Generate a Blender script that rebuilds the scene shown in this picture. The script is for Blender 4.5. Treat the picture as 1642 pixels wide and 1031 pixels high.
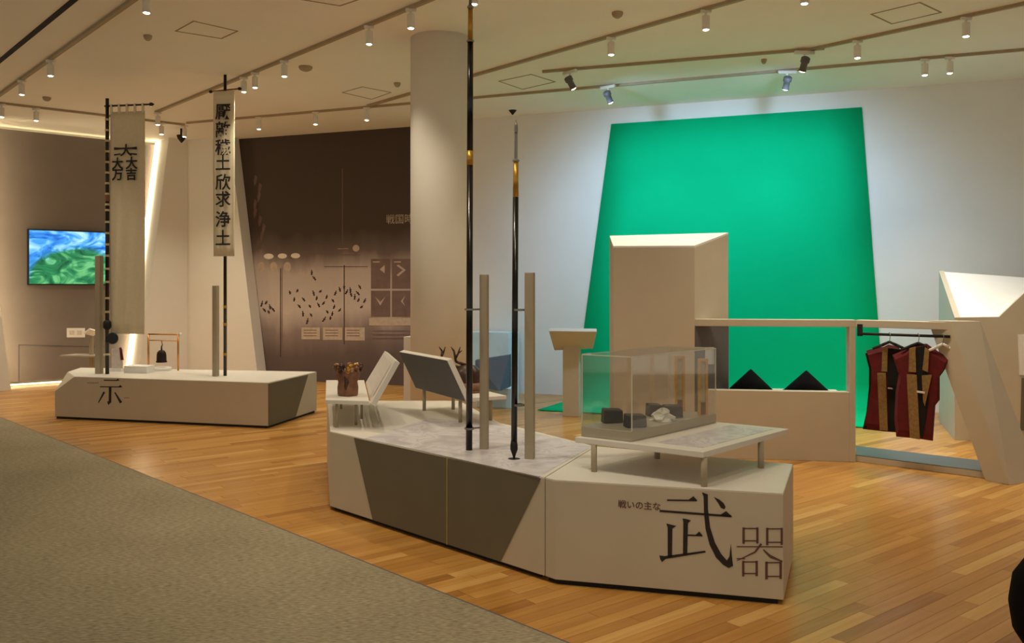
import bpy, bmesh, math, random
from mathutils import Vector, Matrix
random.seed(7)
for o in list(bpy.data.objects): bpy.data.objects.remove(o, do_unlink=True)
S = bpy.context.scene
COL = S.collection

# ------------------------------------------------------------------ camera, world, exposure
EYE, FPX, CX, HY = 1.5, 1411.0, 821.0, 459.0          # eye height (m), focal length, centre and horizon of the 1642 x 1031 frame
CEIL = 3.90
cam = bpy.data.cameras.new('camera'); co = bpy.data.objects.new('camera', cam); COL.objects.link(co)
co.location = (0, 0, EYE); co.rotation_euler = (math.pi/2, 0, 0)
cam.sensor_width = 36; cam.lens = 36*FPX/1642; cam.shift_y = -(515.5-HY)/1642
cam.clip_start = .05; S.camera = co
w = bpy.data.worlds.new('hall_ambient'); S.world = w; w.use_nodes = True
w.node_tree.nodes['Background'].inputs[0].default_value = (1.0, .89, .71, 1)
w.node_tree.nodes['Background'].inputs[1].default_value = .36
S.view_settings.view_transform = 'Standard'; S.view_settings.look = 'None'
S.view_settings.gamma = 1; S.view_settings.use_curve_mapping = False
S.view_settings.exposure = 0.36
WARM = (1.0, .88, .67); COOL = (.40, .66, 1.0)
FAR_W, SPOT_W, FRONT_W, GREEN_W, WASH_W, COVE = 60, 76, 50, 30, 160, 9.0

# ------------------------------------------------------------------ survey: sight lines from the eye meet the real planes
def P(px, py, z=0.0):
    d = FPX*(EYE-z)/(py-HY); return Vector(((px-CX)/FPX*d, d, z))
def PD(px, py, d): return Vector(((px-CX)/FPX*d, d, EYE-(py-HY)/FPX*d))
def PW(px, py, a, b): return PD(px, py, a/(1-b*(px-CX)/FPX))       # on the vertical plane Y = a + b X
A_B, B_B = 12.40, -.38                    # back wall
A_M = A_B + .24*math.sqrt(1+.38**2)       # mural, let into it
A_L, B_L = 19.18, .895                    # left wall
A_N = A_L + .671                          # niche wall behind it
DIR_B = Vector((1, B_B, 0)).normalized(); N_B = Vector((-B_B, 1, 0)).normalized()   # N points away from the room
DIR_L = Vector((1, B_L, 0)).normalized(); N_L = Vector((-B_L, 1, 0)).normalized()
Z = Vector((0, 0, 1))

# ------------------------------------------------------------------ materials
def lin(c): return tuple((v/12.92 if v <= .04045 else ((v+.055)/1.055)**2.4) for v in (x/255 for x in c))
MATS = {}
def mat(name, rgb, rough=.6, metal=0, emit=None, es=0, vary=.05, scale=6.0, bump=0.0, spec=.5, detail=4):
    m = bpy.data.materials.new(name); m.use_nodes = True; n = m.node_tree.nodes; l = m.node_tree.links
    b = n['Principled BSDF']; c = lin(rgb)
    b.inputs['Roughness'].default_value = rough; b.inputs['Metallic'].default_value = metal
    b.inputs['Specular IOR Level'].default_value = spec
    tc = n.new('ShaderNodeTexCoord'); nz = n.new('ShaderNodeTexNoise'); nz.inputs['Scale'].default_value = scale; nz.inputs['Detail'].default_value = detail
    l.new(tc.outputs['Object'], nz.inputs['Vector'])
    r = n.new('ShaderNodeValToRGB'); r.color_ramp.elements[0].position = .3; r.color_ramp.elements[1].position = .7
    r.color_ramp.elements[0].color = (*[v*(1-vary) for v in c], 1); r.color_ramp.elements[1].color = (*[min(1, v*(1+vary)) for v in c], 1)
    l.new(nz.outputs['Fac'], r.inputs[0]); l.new(r.outputs[0], b.inputs['Base Color'])
    if emit: b.inputs['Emission Color'].default_value = (*emit, 1); b.inputs['Emission Strength'].default_value = es
    if bump:
        bp = n.new('ShaderNodeBump'); bp.inputs['Strength'].default_value = bump; bp.inputs['Distance'].default_value = .002
        l.new(nz.outputs['Fac'], bp.inputs['Height']); l.new(bp.outputs[0], b.inputs['Normal'])
    MATS[name] = m; return m
M_CEIL = mat('ceiling_paint', (246, 242, 232), .9, vary=.015, scale=1.5)
M_WALL = mat('wall_paint', (234, 229, 218), .85, vary=.02, scale=2)
M_NICHE = mat('niche_taupe', (122, 111, 103), .8, vary=.05, scale=3)
M_GREEN = mat('green_screen_paint', (0, 186, 122), .9, vary=.02, scale=2, spec=.12)
M_FACE = mat('plinth_paint', (198, 187, 166), .6, vary=.025, scale=5)
M_TOPP = mat('plinth_top_paint', (224, 218, 208), .45, vary=.02, scale=5)
M_OLIVE = mat('olive_grey_paint', (106, 98, 78), .6, vary=.04, scale=5)
M_DARK = mat('charcoal_grey', (92, 88, 88), .55, vary=.06, scale=5)
M_SLATE = mat('slate_blue_board', (70, 84, 98), .6, vary=.08, scale=4)
M_KICK = mat('toe_kick_black', (16, 14, 12), .8)
M_SEAM = mat('seam_yellow', (190, 170, 70), .5)
M_WHITE = mat('white_paint', (240, 238, 234), .5, vary=.015)
M_LABEL = mat('printed_label', (214, 204, 196), .5, vary=.10, scale=40)
M_INK = mat('ink_black', (38, 30, 27), .7)
M_INKB = mat('ink_brown', (96, 66, 56), .7)
M_BLACK = mat('black_lacquer', (14, 13, 12), .22, vary=.1)
M_BLACKM = mat('black_matt', (18, 17, 17), .7)
M_GOLD = mat('gold_leaf', (196, 150, 62), .35, .6, vary=.12, scale=20)
M_STEEL = mat('brushed_steel', (150, 146, 140), .35, .8, vary=.06, scale=30)
M_RATTAN = mat('pale_rattan', (206, 190, 152), .6, vary=.1, scale=60)
M_CLOTH = mat('banner_cotton', (226, 214, 186), .9, vary=.03, scale=30, bump=.2)
M_POST = mat('post_greige', (170, 156, 132), .55, vary=.04, scale=8)
M_COPPER = mat('copper_rod', (206, 150, 90), .3, .8)
M_BRONZE = mat('dark_bronze', (44, 32, 30), .45, .5, vary=.2, scale=20)
M_BROWN = mat('worn_brown_lacquer', (126, 84, 60), .5, vary=.35, scale=22, bump=.6)
M_BROWND = mat('dark_brown_lacquer', (62, 34, 24), .35, vary=.3, scale=18)
M_WOOD = mat('honey_wood', (222, 170, 92), .5, vary=.2, scale=18)
M_RED = mat('oxblood_cloth', (98, 17, 22), .9, vary=.18, scale=25, bump=.3)
M_KHAKI = mat('khaki_brocade', (146, 116, 66), .8, vary=.22, scale=50, bump=.3)
M_BLKC = mat('black_cloth', (16, 13, 14), .9, vary=.2, scale=30)
M_TRACK = mat('track_cream', (170, 152, 122), .6)
M_LAMP = mat('lamp_body', (232, 226, 214), .5)
M_SLIT = mat('slot_black', (20, 17, 14), .8)
M_HATCH = mat('hatch_joint', (168, 150, 122), .9)
M_TRAY = mat('case_tray', (172, 162, 144), .35, vary=.05)
M_IRON = mat('dark_iron', (58, 56, 56), .55, .3, vary=.25, scale=25, bump=.5)
M_PAPER = mat('crumpled_silk', (226, 222, 208), .8, vary=.08, scale=30)
M_LENS = mat('lamp_lens', (255, 250, 235), .4, emit=(1.0, .86, .62), es=14)
M_LED = mat('led_strip_glow', (255, 245, 220), .5, emit=(1.0, .83, .53), es=COVE)
M_LEDS = mat('led_strip_glow_side', (255, 245, 220), .5, emit=(1.0, .83, .53), es=20)
M_LEDT = mat('led_strip_glow_low', (255, 245, 220), .5, emit=(1.0, .80, .46), es=2.6)
M_PRINT_D = mat('mural_print_dark', (66, 50, 44), .8, vary=.2, scale=12)
M_PRINT_L = mat('mural_print_light', (196, 176, 156), .8, vary=.1, scale=20)
M_PRINT_W = mat('mural_print_white', (240, 230, 214), .8)
M_PRINT_M = mat('mural_print_mid', (122, 98, 90), .8, vary=.12, scale=9)
M_BGREY = mat('reflection_blue_grey', (92, 104, 110), .45)
M_JET = mat('jet_felt', (7, 7, 8), .85, spec=.1)
M_COOLWHITE = mat('cool_lit_white', (198, 226, 232), .6)  # white furniture with the cool light's tint put into its colour

def m_nodes(name):
    m = bpy.data.materials.new(name); m.use_nodes = True
    return m, m.node_tree.nodes, m.node_tree.links, m.node_tree.nodes['Principled BSDF']
def ramp(n, stops):
    r = n.new('ShaderNodeValToRGB'); e = r.color_ramp.elements
    while len(e) < len(stops): e.new(.5)
    for k, (p, c) in enumerate(stops): e[k].position = p; e[k].color = (*lin(c), 1)
    return r
# oak planks: tone per plank stored on the mesh, grain stretched along the plank
PLANK_A = math.atan2(.629, .777)
def mat_oak():
    m, n, l, b = m_nodes('oak_plank')
    b.inputs['Roughness'].default_value = .27
    g = n.new('ShaderNodeNewGeometry'); mp = n.new('ShaderNodeMapping'); mp.vector_type = 'TEXTURE'
    mp.inputs['Rotation'].default_value = (0, 0, PLANK_A); mp.inputs['Scale'].default_value = (1.1, .055, 1)
    l.new(g.outputs['Position'], mp.inputs[0])
    at = n.new('ShaderNodeAttribute'); at.attribute_name = 'tone'
    nz = n.new('ShaderNodeTexNoise'); nz.noise_dimensions = '4D'; nz.inputs['Scale'].default_value = 2.2; nz.inputs['Detail'].default_value = 6
    k = n.new('ShaderNodeMath'); k.operation = 'MULTIPLY'; k.inputs[1].default_value = 37
    l.new(at.outputs['Fac'], k.inputs[0]); l.new(k.outputs[0], nz.inputs['W']); l.new(mp.outputs[0], nz.inputs['Vector'])
    mx = n.new('ShaderNodeMath'); mx.operation = 'MULTIPLY_ADD'; mx.inputs[1].default_value = .42
    l.new(nz.outputs['Fac'], mx.inputs[0])
    k2 = n.new('ShaderNodeMath'); k2.operation = 'MULTIPLY'; k2.inputs[1].default_value = .58
    l.new(at.outputs['Fac'], k2.inputs[0]); l.new(k2.outputs[0], mx.inputs[2])
    r = ramp(n, [(.12, (142, 90, 38)), (.36, (180, 126, 60)), (.58, (202, 148, 76)), (.86, (226, 180, 108))])
    l.new(mx.outputs[0], r.inputs[0]); l.new(r.outputs[0], b.inputs['Base Color'])
    return m
M_OAK = mat_oak()
def mat_carpet():
    m, n, l, b = m_nodes('loop_carpet')
    b.inputs['Roughness'].default_value = .95; b.inputs['Specular IOR Level'].default_value = .1
    tc = n.new('ShaderNodeTexCoord')
    mp = n.new('ShaderNodeMapping'); mp.inputs['Scale'].default_value = (18, 70, 1); mp.inputs['Rotation'].default_value = (0, 0, .08)
    l.new(tc.outputs['Object'], mp.inputs[0])
    a = n.new('ShaderNodeTexNoise'); a.inputs['Scale'].default_value = 1.6; a.inputs['Detail'].default_value = 8; l.new(mp.outputs[0], a.inputs['Vector'])
    c = n.new('ShaderNodeTexNoise'); c.inputs['Scale'].default_value = 1.2; c.inputs['Detail'].default_value = 3; l.new(tc.outputs['Object'], c.inputs['Vector'])
    mx = n.new('ShaderNodeMath'); mx.operation = 'MULTIPLY_ADD'; mx.inputs[1].default_value = .8
    sc = n.new('ShaderNodeMath'); sc.operation = 'MULTIPLY'; sc.inputs[1].default_value = .2
    l.new(c.outputs['Fac'], sc.inputs[0]); l.new(a.outputs['Fac'], mx.inputs[0]); l.new(sc.outputs[0], mx.inputs[2])
    r = ramp(n, [(.30, (118, 108, 86)), (.5, (154, 143, 118)), (.70, (184, 172, 146))])
    l.new(mx.outputs[0], r.inputs[0]); l.new(r.outputs[0], b.inputs['Base Color'])
    bp = n.new('ShaderNodeBump'); bp.inputs['Strength'].default_value = .6; bp.inputs['Distance'].default_value = .004
    l.new(a.outputs['Fac'], bp.inputs['Height']); l.new(bp.outputs[0], b.inputs['Normal'])
    return m
M_CARPET = mat_carpet()
# mural print: dark smoke above, pale mist in a band, brown towards the floor
def mat_mural():
    m, n, l, b = m_nodes('mural_print'); b.inputs['Roughness'].default_value = .8
    g = n.new('ShaderNodeNewGeometry'); sx = n.new('ShaderNodeSeparateXYZ'); l.new(g.outputs['Position'], sx.inputs[0])
    nz = n.new('ShaderNodeTexNoise'); nz.inputs['Scale'].default_value = 1.3; nz.inputs['Detail'].default_value = 6
    mp = n.new('ShaderNodeMapping'); mp.inputs['Scale'].default_value = (1.8, 1.8, .7); l.new(g.outputs['Position'], mp.inputs[0]); l.new(mp.outputs[0], nz.inputs['Vector'])
    ad = n.new('ShaderNodeMath'); ad.operation = 'MULTIPLY_ADD'; ad.inputs[1].default_value = .55; l.new(nz.outputs['Fac'], ad.inputs[0])
    l.new(sx.outputs['Z'], ad.inputs[2])
    dv = n.new('ShaderNodeMath'); dv.operation = 'DIVIDE'; dv.inputs[1].default_value = 4.4; l.new(ad.outputs[0], dv.inputs[0])
    r = ramp(n, [(.0, (90, 76, 70)), (.16, (102, 86, 80)), (.25, (144, 126, 118)), (.32, (200, 184, 172)), (.45, (192, 176, 164)), (.52, (116, 100, 92)), (.60, (80, 67, 58)), (1.0, (74, 61, 52))])
    l.new(dv.outputs[0], r.inputs[0]); l.new(r.outputs[0], b.inputs['Base Color'])
    return m
M_MURAL = mat_mural()
def mat_screen():
    m, n, l, b = m_nodes('screen_image'); b.inputs['Roughness'].default_value = .2
    b.inputs['Base Color'].default_value = (0, 0, 0, 1)
    tc = n.new('ShaderNodeTexCoord'); sx = n.new('ShaderNodeSeparateXYZ'); l.new(tc.outputs['UV'], sx.inputs[0])
    nz = n.new('ShaderNodeTexNoise'); nz.inputs['Scale'].default_value = 3.0; nz.inputs['Detail'].default_value = 7; nz.inputs['Distortion'].default_value = 2.2
    l.new(tc.outputs['UV'], nz.inputs['Vector'])
    hill = ramp(n, [(.30, (14, 60, 40)), (.48, (40, 130, 80)), (.60, (110, 190, 120)), (.75, (60, 150, 150))]); l.new(nz.outputs['Fac'], hill.inputs[0])
    sky = ramp(n, [(.35, (20, 90, 190)), (.5, (70, 160, 240)), (.65, (170, 225, 255))]); l.new(nz.outputs['Fac'], sky.inputs[0])
    # ridge: distance from a point low in the middle
    vm = n.new('ShaderNodeVectorMath'); vm.operation = 'DISTANCE'; vm.inputs[1].default_value = (.62, .05, 0); l.new(tc.outputs['UV'], vm.inputs[0])
    ad = n.new('ShaderNodeMath'); ad.operation = 'MULTIPLY_ADD'; ad.inputs[1].default_value = .25; l.new(nz.outputs['Fac'], ad.inputs[0]); l.new(vm.outputs['Value'], ad.inputs[2])
    st = n.new('ShaderNodeMapRange'); st.inputs['From Min'].default_value = .70; st.inputs['From Max'].default_value = .80; l.new(ad.outputs[0], st.inputs[0])
    mx = n.new('ShaderNodeMix'); mx.data_type = 'RGBA'; l.new(st.outputs[0], mx.inputs['Factor']); l.new(hill.outputs[0], mx.inputs['A']); l.new(sky.outputs[0], mx.inputs['B'])
    l.new(mx.outputs['Result'], b.inputs['Emission Color']); b.inputs['Emission Strength'].default_value = 1.0
    return m
M_SCREEN = mat_screen()
def mat_map():
    m, n, l, b = m_nodes('map_sheet_print'); b.inputs['Roughness'].default_value = .4
    tc = n.new('ShaderNodeTexCoord')
    a = n.new('ShaderNodeTexNoise'); a.inputs['Scale'].default_value = 4.5; a.inputs['Detail'].default_value = 9; a.inputs['Distortion'].default_value = 1.2
    l.new(tc.outputs['Object'], a.inputs['Vector'])
    r = ramp(n, [(.36, (190, 182, 188)), (.46, (206, 201, 205)), (.53, (220, 216, 219)), (.57, (194, 187, 195)), (.62, (216, 212, 215))])
    l.new(a.outputs['Fac'], r.inputs[0]); l.new(r.outputs[0], b.inputs['Base Color'])
    return m
M_MAP = mat_map()
def mat_glass():
    m, n, l, b = m_nodes('clear_acrylic')
    out = n['Material Output']; n.remove(b)
    t = n.new('ShaderNodeBsdfTransparent'); t.inputs[0].default_value = (.965, .97, .965, 1)
    g = n.new('ShaderNodeBsdfGlossy'); g.inputs['Roughness'].default_value = .04
    d = n.new('ShaderNodeBsdfDiffuse'); d.inputs[0].default_value = (.8, .8, .76, 1)
    lw = n.new('ShaderNodeLayerWeight'); lw.inputs[0].default_value = .09
    m1 = n.new('ShaderNodeMixShader'); l.new(lw.outputs['Facing'], m1.inputs[0]); l.new(t.outputs[0], m1.inputs[1]); l.new(g.outputs[0], m1.inputs[2])
    m2 = n.new('ShaderNodeMixShader'); m2.inputs[0].default_value = .022; l.new(m1.outputs[0], m2.inputs[1]); l.new(d.outputs[0], m2.inputs[2])
    l.new(m2.outputs[0], out.inputs[0]); return m
M_GLASS = mat_glass()
M_RIM = mat('acrylic_edge', (220, 216, 196), .25, vary=.03)

# ------------------------------------------------------------------ builders
class MB:
    """collects shapes in world metres; build() links them as one mesh object"""
    def __init__(s): s.v = []; s.f = []
    def poly(s, pts, back):                       # outline extruded by vector back, capped
        n = len(pts); o = len(s.v); pts = [Vector(p) for p in pts]; back = Vector(back)
        s.v += pts + [p+back for p in pts]
        s.f.append(tuple(o+i for i in range(n))); s.f.append(tuple(o+n+i for i in reversed(range(n))))
        for i in range(n): j = (i+1) % n; s.f.append((o+i, o+n+i, o+n+j, o+j))
        return s
    def prism(s, foot, z0, z1): return s.poly([(p[0], p[1], z0) for p in foot], (0, 0, z1-z0))
    def box(s, c, size, u=Vector((1, 0, 0)), up=Z):
        u = Vector(u).normalized(); up = Vector(up).normalized(); v = up.cross(u).normalized(); c = Vector(c)
        a, b, h = size[0]/2, size[1]/2, size[2]/2
        return s.poly([c-u*a-v*b-up*h, c+u*a-v*b-up*h, c+u*a+v*b-up*h, c-u*a+v*b-up*h], up*(2*h))
    def tube(s, p0, p1, r0, r1=None, n=14):
        p0, p1 = Vector(p0), Vector(p1); r1 = r0 if r1 is None else r1
        d = (p1-p0).normalized(); a = d.orthogonal().normalized(); b = d.cross(a); o = len(s.v)
        for p, r in ((p0, r0), (p1, r1)):
            for i in range(n):
                t = 2*math.pi*i/n; s.v.append(p+(a*math.cos(t)+b*math.sin(t))*max(r, 1e-4))
        for i in range(n): j = (i+1) % n; s.f.append((o+i, o+j, o+n+j, o+n+i))
        s.f.append(tuple(o+i for i in reversed(range(n)))); s.f.append(tuple(o+n+i for i in range(n)))
        return s
    def path(s, pts, radii, n=8):
        for i in range(len(pts)-1): s.tube(pts[i], pts[i+1], radii[i], radii[i+1], n)
        return s
    def lathe(s, c, prof, n=24, axis=Z, wave=0, lobes=0):
        c = Vector(c); axis = Vector(axis).normalized(); a = axis.orthogonal().normalized(); b = axis.cross(a); o = len(s.v); k = len(prof)
        for (r, z) in prof:
            for i in range(n):
                t = 2*math.pi*i/n; rr = r*(1+wave*math.sin(lobes*t))
                s.v.append(c+axis*z+(a*math.cos(t)+b*math.sin(t))*rr)
        for q in range(k-1):
            for i in range(n):
                j = (i+1) % n; s.f.append((o+q*n+i, o+q*n+j, o+(q+1)*n+j, o+(q+1)*n+i))
        s.f.append(tuple(o+i for i in reversed(range(n)))); s.f.append(tuple(o+(k-1)*n+i for i in range(n)))
        return s
    def grid(s, rows):
        o = len(s.v); m = len(rows[0])
        for r in rows: s.v += [Vector(p) for p in r]
        for i in range(len(rows)-1):
            for j in range(m-1): a = o+i*m+j; s.f.append((a, a+1, a+m+1, a+m))
        return s
    def build(s, name, m, parent=None, smooth=False, bevel=0, origin=None, solid=0):
        base = root_loc(parent) if parent else (Vector(origin) if origin is not None else foot(s.v))
        me = bpy.data.meshes.new(name); me.from_pydata([tuple(p-base) for p in s.v], [], s.f); me.materials.append(m)
        bm = bmesh.new(); bm.from_mesh(me); bmesh.ops.recalc_face_normals(bm, faces=bm.faces); bm.to_mesh(me); bm.free()
        o = bpy.data.objects.new(name, me); COL.objects.link(o)
        if parent: o.parent = parent
        else: o.location = base
        if smooth:
            for p in me.polygons: p.use_smooth = len(p.vertices) <= 4
        if solid: md = o.modifiers.new('thickness', 'SOLIDIFY'); md.thickness = solid; md.offset = 0
        if bevel: md = o.modifiers.new('edge', 'BEVEL'); md.width = bevel; md.segments = 2; md.limit_method = 'ANGLE'; md.angle_limit = .6
        return o
def foot(v):
    return Vector((sum(p.x for p in v)/len(v), sum(p.y for p in v)/len(v), min(p.z for p in v)))
def root_loc(o):
    while o.parent: o = o.parent
    return o.location.copy()
def tag(o, label, cat, group=None):
    o['label'] = label; o['category'] = cat
    if group: o['group'] = group
    return o
def thing(name, label, cat, loc, group=None):
    o = bpy.data.objects.new(name, None); o.empty_display_size = .1; COL.objects.link(o); o.location = Vector(loc)
    return tag(o, label, cat, group)
def struct(o): o['kind'] = 'structure'; return o
def stuff(o): o['kind'] = 'stuff'; return o
def copy_tree(o, parent=None):
    c = o.copy(); COL.objects.link(c)
    if parent: c.parent = parent
    for ch in o.children: copy_tree(ch, c)
    return c

# text laid on a plane: origin, u (reading direction), v (up)
def text(name, body, origin, u, v, size, m, parent, bold=0.0, lift=.002, sx=1.0):
    cu = bpy.data.curves.new(name, 'FONT'); cu.body = body; cu.size = size; cu.offset = bold; cu.resolution_u = 3
    t = bpy.data.objects.new(name, cu); COL.objects.link(t)
    bpy.context.view_layer.update()
    dg = bpy.context.evaluated_depsgraph_get(); me = bpy.data.meshes.new_from_object(t.evaluated_get(dg))
    bpy.data.objects.remove(t); bpy.data.curves.remove(cu)
    u = Vector(u).normalized(); v = Vector(v).normalized(); n = u.cross(v).normalized(); base = root_loc(parent); o0 = Vector(origin)-base
    for p in me.vertices: p.co = o0+u*(p.co.x*sx)+v*p.co.y+n*lift
    me.materials.clear(); me.materials.append(m)
    o = bpy.data.objects.new(name, me); COL.objects.link(o); o.parent = parent
    return o
# ink strokes: polygons given on a plane, lying lift metres in front of it
def strokes(name, polys, m, parent, n, lift=.002):
    mb = MB()
    for pl in polys:
        o = len(mb.v); mb.v += [Vector(p)+Vector(n)*lift for p in pl]; mb.f.append(tuple(range(o, o+len(pl))))
    ob = mb.build(name, m, parent); return ob

# ------------------------------------------------------------------ setting: ceiling, walls
struct(MB().prism([(-13, -3), (11, -3), (11, 18), (-13, 18)], CEIL, CEIL+.12).build('ceiling', M_CEIL))
ceiling = bpy.data.objects['ceiling']
def line_L(px, py=None): return PW(px, py if py is not None else HY, A_L, B_L)
def at_z(p, z): return Vector((p.x, p.y, z))
K = line_L(300.5)                                                       # concave corner of left wall and back wall
# left wall: two pieces either side of the wide-topped niche opening
lt = at_z(line_L(-42), CEIL); lb = at_z(line_L(18), 0)
far = lb - DIR_L*4.5
struct(MB().poly([at_z(far, 0), lb, lt, at_z(far, CEIL)], N_L*.10).build('wall_left', M_WALL))
rt = at_z(line_L(271), CEIL); rb = at_z(line_L(221), 0)
struct(MB().poly([rb, at_z(K, 0), at_z(K, CEIL), rt], N_L*.48).build('wall_left_inner', M_WALL))
# back wall: short slanted piece left of the mural, long piece behind the column and the green screen
b_t = at_z(PW(368, HY, A_B, B_B), CEIL); b_b = at_z(PW(414, HY, A_B, B_B), 0); K2 = PW(300.5, HY, A_B, B_B)
struct(MB().poly([at_z(K2, 0), b_b, b_t, at_z(K2, CEIL)], N_B*.23).build('wall_back_left', M_WALL))
r0 = PW(703, HY, A_B, B_B); r1 = Vector((9.2, A_B+B_B*9.2, 0))
struct(MB().poly([at_z(r0, 0), at_z(r1, 0), at_z(r1, CEIL), at_z(r0, CEIL)], N_B*.55).build('wall_back_right', M_WALL))
# niche wall, glow slots over and under it
n0 = PW(-130, HY, A_N, B_L); n1 = PW(296, HY, A_N, B_L)
niche = struct(MB().poly([at_z(n0, .07), at_z(n1, .07), at_z(n1, CEIL-.06), at_z(n0, CEIL-.06)], N_L*.05).build('wall_niche', M_NICHE))
struct(MB().poly([at_z(n0+N_L*.3, 0), at_z(n1+N_L*.3, 0), at_z(n1+N_L*.3, CEIL), at_z(n0+N_L*.3, CEIL)], N_L*.05).build('wall_niche_backing', M_WALL))
def led(name, p, q, n, wd, m, label):
    p, q = Vector(p), Vector(q); d = (q-p).normalized(); s = d.cross(Vector(n)).normalized()*wd/2
    o = MB().poly([p-s, q-s, q+s, p+s], Vector(n)*.02).build(name, m); struct(o); o['label'] = label; return o
led('trim_1', at_z(lt, CEIL-.02)-DIR_L*.07+N_L*.13, at_z(lb, .02)-DIR_L*.07+N_L*.13, N_L, .05, M_LEDS, 'hidden light strip behind slanted niche edge')
led('trim_2', at_z(rt, CEIL-.03)+N_L*.44-DIR_L*.03, at_z(rb, .03)+N_L*.44-DIR_L*.03, -DIR_L, .06, M_LED, 'bright light strip along slanted niche reveal')
led('trim_3', at_z(n0, .012)+N_L*.02, at_z(n1, .012)+N_L*.02, Z, .05, M_LEDT, 'warm light strip along foot of niche wall')
led('trim_4', at_z(n0, CEIL-.10)+N_L*.10, at_z(n1, CEIL-.10)+N_L*.10, Z, .05, M_LEDT, 'warm light strip over niche wall')
# access-panel joints and sign plate on the niche wall
jt = [(PW(30, 553, A_N, B_L), PW(30, 612, A_N, B_L)), (PW(30, 553, A_N, B_L), PW(168, 556, A_N, B_L))]
mb = MB()
for p, q in jt: mb.tube(p-N_L*.002, q-N_L*.002, .006, n=6)
mb.build('panel_joint', M_DARK, niche)
# mural in its recess
q0 = PW(352, HY, A_M, B_B); q1 = PW(725, HY, A_M, B_B)
mural = struct(MB().poly([at_z(q0, 0), at_z(q1, 0), at_z(q1, CEIL), at_z(q0, CEIL)], N_B*.05).build('wall_mural', M_MURAL))
def pm(px, py): return PW(px, py, A_M, B_B)
def quad_m(x0, y0, x1, y1): return [pm(x0, y1), pm(x1, y1), pm(x1, y0), pm(x0, y0)]
def oval_m(x, y, a, b, n=14): return [pm(x+a*math.cos(2*math.pi*i/n), y-b*math.sin(2*math.pi*i/n)) for i in range(n)]
NB = -N_B
strokes('printed_seam', [quad_m(449.3, 430, 450.7, 572), quad_m(551.4, 425, 552.8, 552)], M_PRINT_D, mural, NB, .003)
strokes('printed_rule', [quad_m(548.5, 270, 550, 392), quad_m(541, 408, 578, 409.3), quad_m(520, 427, 590, 428.2), quad_m(452, 428, 453, 560)], M_PRINT_M, mural, NB, .003)
strokes('printed_oval', [oval_m(431, 411, 8, 4.5), oval_m(453, 410.5, 7.5, 4.2), oval_m(474, 410, 7.5, 4.2)], M_PRINT_W, mural, NB, .003)
strokes('printed_ring', [oval_m(419, 428, 6, 8), oval_m(439, 428, 6, 8), oval_m(461, 428, 6, 8)], M_PRINT_L, mural, NB, .003)
strokes('printed_title_emblem', [oval_m(571, 398, 5.5, 5.5)], M_PRINT_L, mural, NB, .003)
strokes('printed_chart', [quad_m(595, 415, 626, 463), quad_m(628.5, 415, 660, 463), quad_m(595, 466, 626, 508), quad_m(628.5, 466, 660, 508)], M_PRINT_M, mural, NB, .003)
strokes('printed_chart_mark', [[pm(609, 432), pm(617, 438), pm(617, 425)], [pm(636, 426), pm(639, 424), pm(651, 433), pm(639, 443), pm(636, 441), pm(646, 433)],
        [pm(602, 476), pm(610, 484), pm(618, 476), pm(610, 490)], [pm(650, 474), pm(643, 483), pm(650, 491), pm(646, 483)],
        quad_m(598, 419, 609, 421), quad_m(632, 419, 643, 421)], M_PRINT_L, mural, NB, .005)
strokes('printed_caption_bar', [quad_m(592, 510, 660, 522)], M_PRINT_L, mural, NB, .003)
strokes('printed_caption_box', [quad_m(483.5, 525, 513, 544), quad_m(518, 525, 549, 545), quad_m(553, 525, 585, 546)], M_PRINT_L, mural, NB, .003)
strokes('printed_caption_line', [quad_m(487+k*34.5, 529+j*4.4, 508+k*34.5, 530+j*4.4) for k in range(3) for j in range(3)]
        + [quad_m(598, 530+j*6, 655, 531+j*6) for j in range(3)], M_PRINT_M, mural, NB, .005)
figs = []
spots = [(465,469),(477,466),(472,480),(487,480),(480,491),(497,491),(486,503),(499,505),(493,515),(508,478),(514,467),(519,486),(525,500),(503,470),(511,489),(524,476),(530,510),(534,482),(536,492),
         (545,464),(552,460),(556,468),(563,472),(569,476),(575,481),(580,492),(562,465),(577,460),(574,470),(585,482),(545,497),(538,470),(533,503),(520,512),(500,437),(504,446),
         (420,487),(427,485),(433,492),(424,497),(431,500),(438,496)]
for x, y in spots:
    a = random.uniform(-.8, .8); s_ = random.uniform(2.6, 5); c_, d_ = math.cos(a), math.sin(a)
    figs.append([pm(x+ex*c_-ey*d_, y+ex*d_+ey*c_) for ex, ey in ((-1.6, s_), (1.2, s_*.9), (1.0, .8), (2.6, -.4), (.9, -1.2), (.7, -s_), (-.9, -s_), (-.6, -1), (-2.2, -.6), (-1.0, .8))])
stuff(strokes('printed_soldier_figures', figs, M_PRINT_D, mural, NB, .004))
smoke = []
for k in range(9):
    x = 408+6*math.sin(k*1.3)+k*1.2; y = 290+k*13
    smoke.append([pm(x, y+9), pm(x+3, y+4), pm(x+5, y-6), pm(x+1, y-10), pm(x-1, y)])
stuff(strokes('printed_smoke_wisps', smoke, M_PRINT_M, mural, NB, .003))
text('printed_title', '戦国時代', pm(619, 358), DIR_B, Z, .155, M_PRINT_L, mural, lift=.004)
text('printed_subtitle', '一一', pm(541, 403), DIR_B, Z, .10, M_PRINT_L, mural, lift=.004)

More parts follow.
